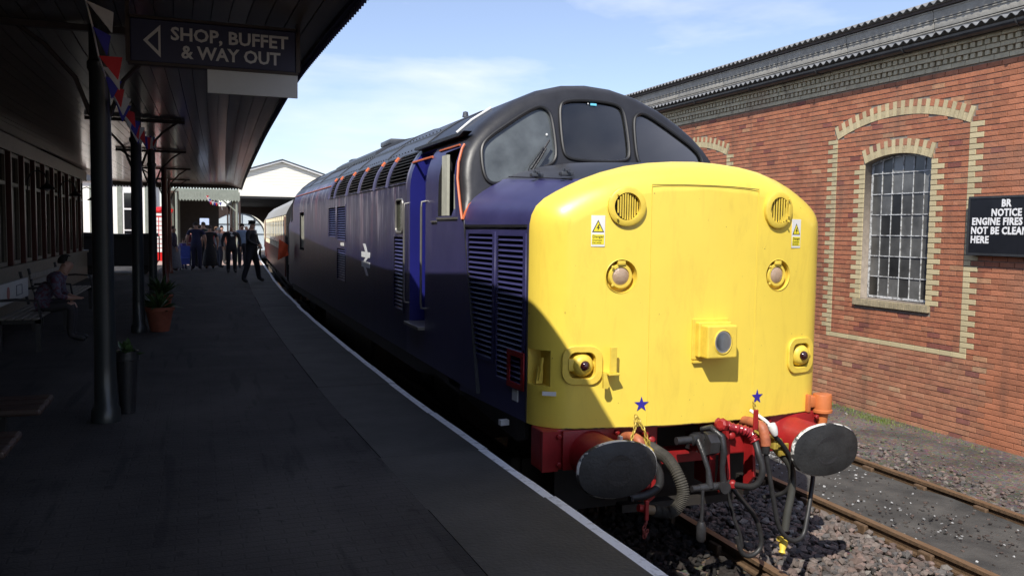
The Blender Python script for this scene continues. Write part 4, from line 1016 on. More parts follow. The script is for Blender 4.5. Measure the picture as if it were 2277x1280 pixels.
# --- nose fittings
for sx in (-1, 1):
    gx = sx*.645
    nb_ = yf(gx)
    ax = Vector((sx*.15, -1, 0)).normalized()
    g = MB(); g.lathe([(.140, -.02), (.140, .022), (.128, .030), (.098, .030), (.096, .0), (.096, -.03)], (gx, nb_, 2.83), ax, 36, caps=False); gr = g.build('horn_grille', M['yellow_part'], loco)
    g = MB(); g.lathe([(.096, -.01), (.0, -.01)], (gx, nb_+.02, 2.83), ax, 28); g.build('grille_back', M['dark'], gr)
    for k in range(-4, 5):
        xx = k*.0205; hh = math.sqrt(.094**2-xx*xx); s = MB(); s.box(gx+xx-.0048, gx+xx+.0048, nb_-.022-xx*sx*.15, nb_-.016-xx*sx*.15, 2.83-hh, 2.83+hh); s.build('grille_bar', M['yellow_part'], gr)
    for a in (45, 135, 225, 315):
        s = MB(); s.lathe([(.009, 0), (.007, .008), (0, .009)], (gx+.118*math.cos(math.radians(a)), nb_-.029, 2.83+.118*math.sin(math.radians(a))), (0, -1, 0), 8); s.build('bolt', M['yellow_part'], gr)
    # headcode marker lamps in round recess
    mx_ = sx*.67; my = yf(mx_)
    g = MB(); g.lathe([(.120, .0), (.125, .004), (.120, .008), (.116, -.01)], (mx_, my+.004, 2.335), (sx*.10, -1, 0), 36, caps=False); g.lathe([(.092, -.04), (.092, .0), (.084, .012), (.066, .012), (.064, -.01)], (mx_, my+.02, 2.335), (sx*.1, -1, 0), 36, caps=False); ml = g.build('marker_lamp', M['yellow_part'], loco)
    g = MB(); g.lathe([(.066, .0), (.05, .012), (.025, .018), (0, .020)], (mx_, my+.018, 2.335), (sx*.1, -1, 0), 28); g.build('lens', M['lens'], ml)
    g = MB(); g.box(mx_-.03, mx_+.03, my-.005, my+.03, 2.415, 2.445, bev=.004); g.lathe([(.012, 0), (0, .01)], (mx_-.07, my+.0, 2.27), (0, -1, 0), 8); g.lathe([(.012, 0), (0, .01)], (mx_-.07, my+.0, 2.40), (0, -1, 0), 8); g.build('lamp_catch', M['yellow_part'], ml)
    # lower tail lamps
    tx = sx*.945; ty = yf(tx); sl_x = .25*tx
    Mt = frame((tx, ty-.004, 1.70), (1, .25*tx, 0), (0, 0, 1))
    pl_ = plate('tail_lamp_bezel', rrect(0, 0, .285, .27, .085), [rrect(0, 0, .20, .195, .055)], .014, M['yellow_part'], Mt, loco, bevel=.004)
    g = MB(); g.lathe([(.085, -.07), (.085, .0), (.075, .03), (.055, .048), (.036, .052)], (tx+.01, ty+.02, 1.70), (0, -1, 0), 28); g.box(tx-.105, tx-.055, ty-.0, ty+.04, 1.66, 1.75, bev=.01); g.box(tx+.07, tx+.105, ty-.005, ty+.02, 1.685, 1.72, bev=.01); g.build('tail_lamp', M['yellow_part'], pl_)
    g = MB(); g.lathe([(.038, .0), (.034, .014), (.02, .026), (0, .030)], (tx+.01, ty-.03, 1.70), (0, -1, 0), 24); g.build('lens', mat('dark red lens', (.03, .006, .008), .08, coat=1) if sx < 0 else bpy.data.materials['dark red lens'], pl_)
    # warning stickers
    wx = sx*.85; Ms = frame((wx, yf(wx)-.003, 2.655), (1, .25*wx, 0), (0, 0, 1))
    st = plate('warning_sticker', [(-.05, -.11), (.05, -.11), (.05, .11), (-.05, .11)], [], .002, M['white'], Ms, loco)
    Mu = Ms @ Matrix.Translation((0, 0, .0018)); Mv = Ms @ Matrix.Translation((0, 0, .003))
    stk = bpy.data.materials.get('sticker yellow') or mat('sticker yellow', (.78, .66, .03), .5, var=.02)
    plate('triangle', [(-.043, -.008), (.043, -.008), (0, .078)], [], .0015, M['ink'], Mu, st)
    plate('triangle', [(-.034, -.003), (.034, -.003), (0, .066)], [], .0015, stk, Mv, st)
    plate('bolt_symbol', [(.004, .048), (-.012, .018), (0, .022), (-.004, .002), (.012, .028), (.001, .024), (.010, .044)], [], .0012, M['ink'], Ms @ Matrix.Translation((0, 0, .0045)), st)
    plate('text_panel', [(-.044, -.095), (.044, -.095), (.044, -.025), (-.044, -.025)], [], .0015, stk, Mu, st)
    text('warning_text', 'Danger', .028, M['ink'], Ms @ Matrix.Translation((-.040, -.048, .0035)), st, ext=.0004)
    text('warning_text', 'Overhead\nlive wires', .017, M['ink'], Ms @ Matrix.Translation((-.040, -.070, .0035)), st, ext=.0004)
    # star
    sx_ = sx*.5; Ms = frame((sx_, yf(sx_)-.003, 1.408), (1, .25*sx_, 0), (0, 0, 1))
    plate('star', [(math.sin(math.radians(36*k))*(.058 if k % 2 == 0 else .023), math.cos(math.radians(36*k))*(.058 if k % 2 == 0 else .023)) for k in range(10)], [], .002, M['star'], Ms, loco)
    # nose door seam
    g = MB(); g.tube([(sx*.455, yf(.455)-.0005, 1.25), (sx*.455, yf(.455)-.0005, 2.99)], .0028, 5); g.build('door_seam', M['yellow_part'], loco)
g = MB(); g.tube([(-.455, yf(.455), 2.99), (-.2, yf(.2)-.0, 2.995), (0, yf(0), 2.995), (.2, yf(.2), 2.993), (.455, yf(.455), 2.98)], .003, 5); g.build('door_seam', M['under'], loco)
g = MB(); g.tube([(x, yf(x)+.002, 1.245) for x in np.linspace(-1.08, 1.08, 17)], .005, 5); g.build('lower_edge', mat('chipped edge', (.35, .24, .04), .6, col2=(.04, .03, .02), nscale=14, vmix=(.45, .6)), loco)
g = MB(); g.tube([(-1.251, .735, 1.25), (-1.251, .735, 2.0), (-1.251, .735, 2.66)], .006, 5); g.build('nose_seam', M['under'], loco)
# side recess contents + label
g = MB(); g.prism([(-1.22, 1.55), (-1.17, 1.55), (-1.165, 1.65), (-1.20, 1.68)], .62, .65, 'y'); g.tube([(-1.20, .62, 1.57), (-1.19, .60, 1.65), (-1.18, .60, 1.74)], .010, 6); g.build('recess_handle', M['yellow_part'], loco)
plate('nose_label', [(-.05, -.015), (.05, -.015), (.05, .015), (-.05, .015)], [], .002, M['white'], frame((-1.165, yf(1.165)+.020, 1.495), (1, -.62, 0), (0, 0, 1)), loco)
# centre headlight box
hx = .10; hy = yf(hx)
g = MB(); g.box(-.11, .20, hy-.012, hy+.01, 1.725, 2.02, bev=.003); g.box(-.085, .195, hy-.06, hy, 1.745, 2.0, bev=.008); g.box(-.07, .185, hy-.15, hy-.055, 1.745, 1.985, bev=.012)
g.box(-.105, -.02, hy-.03, hy, 1.70, 1.715)
hl = g.build('headlight_box', M['yellow_part'], loco)
g = MB(); g.lathe([(.092, -.012), (.092, .004), (.084, .008), (.080, -.004)], (.06, hy-.15, 1.865), (0, -1, 0), 32, sx=.86, caps=False); g.build('headlight_rim', M['yellow_part'], hl)
cut(hl, [MB().lathe([(.082, -.01), (.082, .09)], (.06, hy-.10, 1.865), (0, -1, 0), 28, 0, smooth=False, sx=.86)])
g = MB(); g.lathe([(.080, .048), (.07, .030), (.05, .012), (.02, .002), (0, 0)], (.06, hy-.105, 1.865), (0, -1, 0), 28, sx=.86); g.build('headlight_reflector', M['chrome'], hl)
g = MB(); g.lathe([(.080, .0), (.05, .010), (0, .014)], (.06, hy-.149, 1.865), (0, -1, 0), 28, sx=.86); g.build('headlight_glass', glass_mat('headlight glass', .85, .02), hl)
g = MB(); g.lathe([(.014, 0), (.014, .03), (0, .035)], (.04, hy-.10, 1.865), (0, -1, 0), 10); g.build('headlight_bulb', M['black'], hl)
# lamp iron
g = MB(); bx_ = -.755; by = yf(bx_)
g.box(bx_-.026, bx_+.026, by-.085, by-.072, 1.655, 1.84, bev=.004); g.box(bx_-.040, bx_+.045, by-.10, by+.01, 1.640, 1.655, bev=.003)
g.prism([(bx_-.075, 1.55), (bx_-.045, 1.545), (bx_-.028, 1.565), (bx_-.055, 1.655), (bx_-.075, 1.655)], by-.085, by-.06, 'y'); g.build('lamp_bracket', M['yellow_part'], loco)
# --- coupling and hoses
def hose(name, pts, r, m, parent=loco, corrug=False, seg=10):
    P_ = [Vector(p) for p in pts]; out = []
    for i in range(len(P_)-1):
        p0, p1, p2, p3 = P_[max(0, i-1)], P_[i], P_[i+1], P_[min(len(P_)-1, i+2)]
        for k in range(8):
            t = k/8; out.append(.5*((2*p1)+(-p0+p2)*t+(2*p0-5*p1+4*p2-p3)*t*t+(-p0+3*p1-3*p2+p3)*t**3))
    out.append(P_[-1]); rr = r
    if corrug:
        o2 = []
        for a, b in zip(out, out[1:]): o2 += [a, (a+b)/2]
        out = o2+[out[-1]]; rr = [r*(1.06 if i % 2 else .90) for i in range(len(out))]
    rr = (rr*9)[:len(out)] if isinstance(rr, list) and not corrug else rr
    g = MB(); g.tube(out, rr, seg, smooth=not corrug); return g.build(name, m, parent)
cp = MB()
cp.prism([(.50, 1.02), (.34, 1.03), (.24, 1.02), (.16, 1.06), (.15, 1.14), (.20, 1.19), (.255, 1.20), (.23, 1.15), (.235, 1.11), (.30, 1.12), (.34, 1.17), (.50, 1.15)], -.04, .04, 'x')
hk = cp.build('drawhook', M['black'], loco)
g = MB()
g.lathe([(.045, 0), (.045, .05), (.03, .06)], (-.04, .33, 1.125), (-1, 0, 0), 14); g.lathe([(.03, .0), (.03, .12)], (-.10, .33, 1.125), (-1, 0, 0), 12)
g.tube([(-.05, .31, 1.13), (-.045, .24, 1.04), (-.025, .20, .93), (-.012, .19, .80)], [.026, .021, .019, .030], 10)
g.tube([(-.10, .20, .80), (.12, .20, .80)], .030, 12); g.tube([(-.16, .20, .80), (-.10, .20, .80)], .024, 12); g.lathe([(.045, 0), (.045, .03)], (.09, .17, .80), (0, -1, 0), 12)
g.tube([(-.08, .18, .79), (-.085, .17, .66), (-.09, .17, .56)], .013, 8); g.lathe([(.024, 0), (.036, .03), (.036, .13), (.02, .15)], (-.09, .17, .56), (0, 0, -1), 12)
g.build('screw_coupling', M['black'], loco)
g = MB(); 
g.tube([(-.01, .33, 1.20), (.03, .26, 1.225), (.075, .19, 1.17), (.085, .17, 1.06), (.075, .17, .95), (.10, .185, .82)], [.018, .024, .030, .027, .020, .026], 10)
g.build('coupling_shackle', M['black'], loco)
hose('heating_hose', [(-.393, .40, 1.075), (-.385, .28, 1.06), (-.366, .20, 1.036), (-.350, .1, .965), (-.325, .05, .848), (-.349, .05, .753), (-.40, .08, .690), (-.475, .1, .695), (-.53, .1, .714)], .043, M['corr'], corrug=True, seg=14)
hose('hose_end', [(-.53, .1, .712), (-.575, .1, .722), (-.60, .1, .730)], .034, mat('brown hose fitting', (.16, .11, .06), .6, var=.3)); hose('hose_end', [(-.60, .1, .73), (-.65, .1, .742)], .026, M['red'])
g = MB(); g.box(-.618, -.590, .055, .075, .66, .80, bev=.004); g.build('hose_clip', M['red'], loco)
hose('vacuum_hose', [(-.36, .44, 1.10), (-.39, .34, 1.02), (-.366, .3, .877), (-.386, .3, .80), (-.484, .3, .755), (-.612, .3, .75)], .030, M['rubber'])
hose('brake_hose', [(.325, .13, 1.134), (.318, .08, 1.06), (.335, .05, .95), (.325, .06, .86), (.290, .1, .805), (.252, .2, .785), (.225, .3, .78)], .024, M['rubber'])
hose('red_valve', [(.10, .30, 1.25), (.16, .18, 1.235), (.24, .15, 1.215), (.30, .15, 1.18), (.325, .13, 1.13)], [.0, ][0] or [.030, .040, .030, .036, .028]*9, mat('pinkish red enamel', (.36, .02, .03), .28, coat=.4, col2=(.20, .015, .02), nscale=16))
g = MB(); g.lathe([(.045, 0), (.05, .02), (.045, .05), (.03, .06)], (.105, .21, 1.25), (-.8, -.4, .2), 8, smooth=False); g.build('valve_cap', M['red'], loco); g = MB(); g.box(.275, .315, .085, .10, 1.225, 1.375, bev=.006); g.build('valve_handle', M['red'], loco); g = MB(); g.lathe([(.03, 0), (.03, .05), (.018, .06)], (.245, .28, .78), (-.5, -.8, 0), 10); g.build('hose_union', M['red'], loco)
g = MB(); g.prism([(.19, .70), (.24, .73), (.26, .84), (.235, .93), (.21, .86), (.20, .80)], .34, .42, 'y'); g.build('bracket', M['red'], loco); g = MB(); g.prism([(-.42, .66), (-.36, .70), (-.34, .92), (-.39, .98), (-.44, .9)], .38, .43, 'y'); g.build('bracket', M['red'], loco)
hose('jumper_socket', [(.40, .47, 1.20), (.375, .30, 1.24), (.385, .15, 1.235), (.392, .11, 1.17), (.397, .1, 1.10)], .037, M['orange_dull']); hose('jumper_cable', [(.396, .1, 1.10), (.402, .1, 1.04), (.442, .1, .861), (.49, .1, .653), (.545, .1, .468), (.655, .1, .36), (.775, .12, .374), (.836, .15, .497), (.904, .2, .65), (1.0, .3, .83), (1.03, .44, 1.0)], .0175, M['rubber'])
g = MB(); g.lathe([(.03, 0), (.032, .05), (.026, .06)], (.396, .1, 1.10), (0, 0, -1), 14); g.build('cable_gland', M['rubber'], loco)
hose('main_air_hose', [(.60, .22, 1.015), (.691, .2, .914), (.725, .2, .807), (.72, .2, .668), (.692, .2, .532), (.675, .2, .40)], .029, mat('grey green hose', (.05, .05, .045), .5)); g = MB(); g.lathe([(.03, 0), (.035, .03), (.02, .08), (.028, .10), (0, .12)], (.66, .19, .335), (-.3, -.2, -1), 10); g.box(.60, .64, .17, .20, .33, .36); g.build('hose_coupling', M['yellow_part'], loco)
hose('yellow_cock', [(.50, .40, 1.15), (.545, .25, 1.10), (.575, .22, 1.05), (.62, .21, .995)], .034, M['brass']); g = MB(); g.box(.52, .56, .16, .30, 1.04, 1.13, bev=.01); g.lathe([(.03, 0), (.04, .02), (.03, .05)], (.56, .2, 1.08), (.6, -.7, .3), 8, smooth=False); g.box(.60, .66, .17, .19, .99, 1.08, bev=.004); g.build('cock_body', M['brass'], loco)
hose('white_cock', [(.40, .30, 1.32), (.435, .17, 1.27), (.470, .15, 1.225), (.495, .15, 1.17)], .013, M['white']); g = MB(); g.lathe([(.03, 0), (.034, .03), (.028, .07), (.02, .09)], (.47, .14, 1.245), (.4, -.1, -1), 12); g.build('cock_body', M['white'], loco)
hose('control_hose', [(.499, .15, 1.165), (.592, .15, 1.073), (.67, .16, .964), (.71, .18, .823), (.70, .25, .68), (.62, .40, .60)], .017, M['rubber'])
hose('hanging_hose', [(.23, .40, .80), (.259, .35, .737), (.271, .35, .632), (.316, .35, .487), (.374, .35, .358), (.398, .35, .249)], .014, M['rubber']); hose('hanging_hose', [(.27, .42, .80), (.30, .35, .716), (.384, .35, .62), (.513, .35, .466), (.569, .35, .318), (.566, .35, .22), (.486, .35, .17), (.401, .35, .205), (.350, .35, .33)], .019, M['rubber'])
g = MB(); g.box(.50, .56, .50, .60, .60, .75); g.box(-.5, .5, .62, .72, .52, .58); g.build('pipe_tray', M['under'], loco)
# orange jumper post at right corner
g = MB(); g.lathe([(.0, .005), (.070, 0), (.074, -.01), (.074, -.12), (.080, -.125), (.080, -.145), (.05, -.16), (.042, -.24), (.055, -.26), (.055, -.30)], (1.195, .45, 1.375), (0, 0, 1), 24); g.box(1.05, 1.15, .44, .54, 1.27, 1.36, bev=.012); g.box(1.03, 1.06, .42, .58, 1.24, 1.38, bev=.006); g.build('multiple_working_jumper', M['orange'], loco)
# chains and tubes on stars
def chain(name, pts, m, r=.018, w_=.0052):
    g = MB(); P_ = [Vector(p) for p in pts]; tot = 0; k = 0
    for a, b in zip(P_, P_[1:]):
        L_ = (b-a).length; n = max(1, int(L_/(r*1.5))); d = (b-a).normalized(); s1 = d.cross(Vector((0, 1, 0))).normalized(); s2 = d.cross(s1)
        for i in range(n):
            c = a+d*(L_*(i+.5)/n); s_ = s1 if k % 2 else s2; k += 1
            closed_tube(g, [c+d*(math.cos(q)*r)+s_*(math.sin(q)*r*.55) for q in np.linspace(0, 2*math.pi, 9)[:-1]], w_, 5)
    return g.build(name, m, loco, False)
chain('chain', [(-.575, .31, 1.345), (-.605, .26, 1.254), (-.640, .24, 1.192), (-.66, .24, 1.12)], M['brass']); chain('chain', [(-.568, .31, 1.345), (-.535, .25, 1.25), (-.505, .24, 1.16)], M['brass'])
chain('chain', [(.445, .33, 1.375), (.463, .30, 1.30), (.478, .22, 1.23)], M['brass']); chain('chain', [(-.610, .05, .66), (-.635, .05, .60), (-.625, .05, .54), (-.60, .05, .60)], mat('rusty chain', (.22, .04, .03), .6)); chain('chain', [(-.643, .25, .84), (-.64, .2, .75)], M['black'])
hose('cable_socket', [(-.60, .47, 1.15), (-.60, .30, 1.19), (-.585, .22, 1.17), (-.585, .20, 1.08)], .036, M['orange_dull']); g = MB(); g.box(-.52, -.47, .26, .36, 1.06, 1.17, bev=.012); g.lathe([(.036, 0), (.036, .07), (.02, .09)], (-.50, .3, 1.10), (.1, -1, -.2), 10); g.build('cock_body', M['brass'], loco)
g = MB(); g.box(-.70, -.675, .30, .34, 1.08, 1.20, bev=.004); g.build('handle', M['white'], loco)
# rear end copies (rotate the nose and cab about the middle)
for src in (nose, cab):
    c = src.copy(); COL.objects.link(c); c.rotation_euler = (0, 0, math.pi)
# flag stuck out of the rear cab
fl = root('signal_flag', (-1.42, 16.2, 2.0), 'orange red flag held out beside the rear of the locomotive', 'flag')
g = MB(); g.tube([(-1.45, 16.1, 1.75), (-1.47, 16.05, 2.7)], .012, 6); g.build('stick', M['cream_line'], fl)
g = MB(); vs = []
for i in range(6):
    for j in range(6):
        u, v = i/5, j/5; vs.append((-1.46-.26*u*(1-.2*v), 16.05+.05*math.sin(u*5+v*3), 1.98+.24*v-.26*u*(1-v)+.14*u))
g.add(vs, [(i*6+j, i*6+j+1, (i+1)*6+j+1, (i+1)*6+j) for i in range(5) for j in range(5)], smooth=True); g.build('cloth', mat('orange red cloth', (.75, .10, .03), .7), fl, False)

# ------------------------------------------------------------------ coaches
cream = mat('coach cream paint', (.84, .77, .58), .35, var=.06); maroon = mat('coach maroon paint', (.065, .009, .009), .35, var=.1); croof = mat('coach grey roof', (.32, .32, .31), .6, var=.12)
def coach(y0, ln, label, xa, xb):
    yc = y0+ln/2; xc = (xa+xb)/2; ang = -math.atan((xb-xa)/ln)
    r = root('railway_coach', (xc, yc, 0), label, 'coach', 'cream and maroon coaches behind the locomotive')
    h = ln/2; Z = lambda *a: a
    def b(name, f, m, parent=None):
        g = MB(); f(g); g.v = [(x+xc, y_+yc, z) for x, y_, z in g.v]; return g.build(name, m, parent or r)
    CPf = [(-1.32, 1.15), (-1.36, 1.6), (-1.36, 2.2), (-1.35, 3.0), (-1.30, 3.12), (-1.2, 3.3), (-.95, 3.52), (-.6, 3.68), (0, 3.76)]
    low = [p for p in CPf if p[1] <= 2.2]
    b('lower_body', lambda g: g.prism([(-1.32, 1.15), (-1.36, 1.6), (-1.36, 1.95), (1.36, 1.95), (1.36, 1.6), (1.32, 1.15)], -h, h), maroon)
    b('upper_body', lambda g: g.prism([(-1.358, 1.952), (-1.35, 3.0), (1.35, 3.0), (1.358, 1.952)], -h, h), cream)
    b('roof', lambda g: g.prism([(-1.37, 3.002), (-1.30, 3.12), (-1.2, 3.3), (-.95, 3.52), (-.6, 3.68), (0, 3.76), (.6, 3.68), (.95, 3.52), (1.2, 3.3), (1.30, 3.12), (1.37, 3.002)], -h, h), croof)
    b('gangway', lambda g: (g.box(-.5, .5, -h-.28, -h+.0, 1.2, 3.3), g.prism([(-1.33, 1.15), (-1.365, 1.6), (-1.365, 2.2), (-1.355, 3.0), (-1.30, 3.13), (-1.2, 3.31), (-.95, 3.53), (-.6, 3.69), (0, 3.77), (.6, 3.69), (.95, 3.53), (1.2, 3.31), (1.30, 3.13), (1.355, 3.0), (1.365, 2.2), (1.365, 1.6), (1.33, 1.15)], -h-.03, -h-.001, 'y')), M['dark'])
    yv = -h+.6
    while yv < h-1:
        wn = b('window', lambda g: g.box(-1.372, -1.352, yv, yv+.95, 2.12, 2.86, bev=.01), M['creamwood'])
        b('pane', lambda g: g.box(-1.375, -1.3725, yv+.05, yv+.90, 2.17, 2.81), M['darkglass'], wn)
        b('pillar_strip', lambda g: g.box(-1.380, -1.352, yv+1.02, yv+1.10, 1.97, 2.98), cream); b('pillar_strip', lambda g: g.box(-1.380, -1.352, yv-.16, yv-.08, 1.97, 2.98), cream); yv += 1.42
    for dv in (-h+.25, h-.85):
        b('door', lambda g: g.box(-1.378, -1.34, dv, dv+.62, 1.25, 2.95, bev=.01), M['redbrown'])
    for by in (-h+2.8, h-2.8):
        bo = b('bogie', lambda g: (g.box(-1.1, -1.0, by-1.7, by+1.7, .55, .80), g.box(1.0, 1.1, by-1.7, by+1.7, .55, .80), g.box(-1, 1, by-.3, by+.3, .5, .95)), M['under'])
        for dy in (-1.3, 1.3):
            for sx in (-1, 1): b('wheel', lambda g: g.lathe([(.1, 0), (.42, .0), (.46, .03), (.46, .1), (.1, .13)], (sx*.70, by+dy, .46), (sx, 0, 0), 20), M['black'], bo)
    b('underframe', lambda g: (g.box(-1.2, 1.2, -h, h, .95, 1.148), g.box(-1.15, -.6, -2.2, 1.5, .5, .95), g.box(-1.25, -1.2, -h+1, h-1, .8, .86)), M['under'])
    b('buffer', lambda g: (g.lathe([(.06, 0), (.06, .35), (.22, .36), (.22, .40)], (-.86, -h, 1.05), (0, -1, 0), 16), g.lathe([(.06, 0), (.06, .35), (.22, .36), (.22, .40)], (.86, -h, 1.05), (0, -1, 0), 16)), M['black'])
    r.rotation_euler = (0, 0, ang)
coach(19.4, 18.6, 'cream and maroon railway coach coupled directly behind the blue locomotive', .16, .94)
coach(38.8, 18.6, 'cream and maroon railway coach furthest along the train', .98, 2.25)

# ------------------------------------------------------------------ canopy
CE = [(-14, -2.40), (-6, -2.46), (-2, -2.47), (.4, -2.50), (1.66, -2.54), (3.6, -2.575), (7, -2.53), (9.6, -2.48), (16.2, -2.31), (23.85, -2.09), (31.0, -1.85)]
ce = lambda y: spl(CE, y)
can = root('station_canopy', (-4.5, 12, 1.0), 'long dark platform canopy with boarded cream ceiling over the left side', 'canopy')
cyl = [-14, -10, -6, -4, -2, 0, 2, 4, 6, 8, 10, 12.5, 15, 17.5, 20, 22.5, 25, 27.5, 30.6]  # unseen length behind the camera extended to keep sky light out
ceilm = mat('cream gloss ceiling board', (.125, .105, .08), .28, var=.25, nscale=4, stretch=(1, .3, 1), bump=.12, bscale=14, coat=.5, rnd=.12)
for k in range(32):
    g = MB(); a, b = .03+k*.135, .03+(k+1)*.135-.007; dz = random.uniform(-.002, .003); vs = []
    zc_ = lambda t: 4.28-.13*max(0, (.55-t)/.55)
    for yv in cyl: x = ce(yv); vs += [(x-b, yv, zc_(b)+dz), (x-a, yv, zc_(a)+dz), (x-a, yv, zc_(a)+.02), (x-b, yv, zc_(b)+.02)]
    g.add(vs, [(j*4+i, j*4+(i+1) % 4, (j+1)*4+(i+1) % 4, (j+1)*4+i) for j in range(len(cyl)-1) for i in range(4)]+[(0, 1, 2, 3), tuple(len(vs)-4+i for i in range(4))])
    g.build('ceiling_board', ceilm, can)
g = MB(); vs = []
for yv in cyl: x = ce(yv); vs += [(x-4.9, yv, 4.302), (x-.56, yv, 4.302), (x-.035, yv, 4.178), (x-.035, yv, 4.20), (x-.56, yv, 4.335), (x-4.9, yv, 4.60)]
g.add(vs, [(j*6+i, j*6+(i+1) % 6, (j+1)*6+(i+1) % 6, (j+1)*6+i) for j in range(len(cyl)-1) for i in range(6)]+[tuple(range(6)), tuple(len(vs)-6+i for i in range(6))]); g.build('roof', M['gutter'], can)
navy = mat('navy fascia paint', (.012, .010, .035), .5, var=.2)
g = MB(); vs = []; yv = -6.0; ysf = np.arange(-14, 30.61, .5)
for yv in ysf: x = ce(yv); vs += [(x-.03, yv, 4.12), (x+.0, yv, 4.12), (x+.0, yv, 4.205), (x-.03, yv, 4.205)]
g.add(vs, [(j*4+i, j*4+(i+1) % 4, (j+1)*4+(i+1) % 4, (j+1)*4+i) for j in range(len(ysf)-1) for i in range(4)]+[(0, 1, 2, 3), tuple(len(vs)-4+i for i in range(4))]); g.build('fascia', navy, can)
g = MB(); yv = -6.0
while yv < 30.5:
    x0, x1 = ce(yv), ce(yv+.078); g.add([(x0+.002, yv, 4.13), (x1+.002, yv+.078, 4.13), ((x0+x1)/2+.002, yv+.039, 4.075), (x0+.022, yv, 4.13), (x1+.022, yv+.078, 4.13), ((x0+x1)/2+.022, yv+.039, 4.075)], [(0, 1, 2), (3, 5, 4), (0, 2, 5, 3), (2, 1, 4, 5), (1, 0, 3, 4)]); yv += .0785
o = g.build('valance_teeth', navy, can, False); o['kind'] = 'stuff'
for s_ in range(1):     # end fascia across
    g = MB(); g.box(-7.0, -1.84, 30.60, 30.64, 4.16, 4.34); yv = 0; x = -7.0
    while x < -1.86: g.lathe([(.045, 0), (.045, .03)], (x+.05, 30.60, 4.15), (0, 1, 0), 10); x += .105
    g.build('end_fascia', M['wood_dark'], can)
# columns
for i, (x, yv, lb) in enumerate(((-4.245, 2.82, 'nearest dark column under the canopy, closest to the camera'), (-4.375, 9.27, 'second canopy column from the camera, with a terracotta pot at its foot'), (-4.425, 15.0, 'third canopy column from the camera, slimmer with distance'), (-4.38, 21.0, 'fourth canopy column from the camera, coloured red brown as if lit red'), (-4.45, 27.0, 'furthest canopy column, beside the waiting crowd'))):
    r = root('canopy_column', (x, yv, 1.0), lb, 'column', 'cast iron columns holding up the canopy')
    g = MB(); g.lathe([(.115, 0), (.115, .10), (.092, .14), (.085, .5), (.080, 2.9), (.095, 2.93), (.095, 2.98), (.078, 3.0), (.078, 3.28)], (x, yv, 1.0), (0, 0, 1), 20); g.build('shaft', M['post'] if i < 2 else M['redbrown'] if i > 2 else M['post'], r)  # two farthest shafts coloured red brown to imitate red light
    g = MB()
    for sx in (-1, 1):
        g.tube([(x+sx*.07, yv, 3.55), (x+sx*.18, yv, 3.85), (x+sx*.40, yv, 4.10), (x+sx*.62, yv, 4.26)], .018, 6)
    g.box(x-.7, x+.7, yv-.03, yv+.03, 4.225, 4.275); g.build('bracket', M['wood_dark'], r)
# hanging sign
sg = root('hanging_sign', (-3.35, 1.8, 3.9), 'navy hanging sign reading shop, buffet and way out below the canopy', 'sign')
def spx(px, py, y=1.8):
    d = cf+cr2*((px-1138.5)/CF)-cu2*((py-640)/CF); t = (y-CP.y)/d.y; return CP+d*t
A1, B1, C1, D1 = spx(288, 38), spx(658, 72), spx(658, 163), spx(288, 134)
sgm = mat('navy sign enamel', (.010, .010, .050), .35, var=.1)
x0, x1, zt_, zb_ = A1.x, B1.x, (A1.z+B1.z)/2, (C1.z+D1.z)/2
g = MB(); g.box(x0, x1, 1.80, 1.86, zb_, zt_, bev=.006); g.build('board', sgm, sg)
g = MB(); g.box(x0-.015, x1+.015, 1.79, 1.87, zt_, zt_+.02); g.box(x0-.015, x1+.015, 1.79, 1.87, zb_-.02, zb_); g.box(x1, x1+.03, 1.79, 1.87, zb_, 4.29); g.box(x0-.03, x0, 1.79, 1.87, zb_, 4.29); g.build('frame', M['wood_dark'], sg)
lt = mat('pale sign lettering', (.62, .60, .58), .5, var=.04)
h_ = zt_-zb_; wS = x1-x0
FM = lambda x, z: frame((x, 1.796, z), (1, 0, 0), (0, 0, 1))
def fit_text(body, xa, xb, z, size):
    t = text('lettering', body, size, lt, FM(xa, z), sg, bold=.0025*size/.1)
    xs_ = [v.co.x for v in t.data.vertices]; w0 = max(xs_)-min(xs_); m0 = min(xs_); k = (xb-xa)/w0; off = RL[sg].x
    for v in t.data.vertices: v.co.x = (xa-off)+(v.co.x-m0)*k
fit_text('SHOP, BUFFET', x0+wS*.235, x0+wS*.95, zb_+h_*.56, h_*.42)
fit_text('& WAY OUT', x0+wS*.295, x0+wS*.90, zb_+h_*.15, h_*.42)
ar = [(x0+wS*.075, zb_+h_*.5), (x0+wS*.175, zb_+h_*.88), (x0+wS*.175, zb_+h_*.12)]
cxa = sum(p[0] for p in ar)/3; cza = sum(p[1] for p in ar)/3; ins = [(cxa+(a-cxa)*.62, cza+(b-cza)*.62) for a, b in ar]
plate('arrow', [(a, b) for a, b in ar], [ins], .003, lt, Matrix(((1, 0, 0, 0), (0, 0, -1, 1.797), (0, 1, 0, 0), (0, 0, 0, 1))), sg)
pw = root('blank_board', (-3.0, 1.8, 3.75), 'plain white board hung under the right half of the navy sign', 'sign')
a_, b_ = spx(461, 152), spx(662, 222)
g = MB(); g.box(a_.x, b_.x, 1.80, 1.82, (spx(461, 203).z+b_.z)/2, zb_-.021, bev=.002); g.build('panel', mat('white board', (.60, .59, .56), .6, var=.04), pw)
g = MB(); g.tube([(a_.x+.1, 1.83, zb_-.03), (a_.x+.1, 1.83, zb_+.05)], .006, 6); g.tube([(b_.x-.1, 1.83, zb_-.03), (b_.x-.1, 1.83, zb_+.05)], .006, 6); g.build('hanger', M['black'], pw)

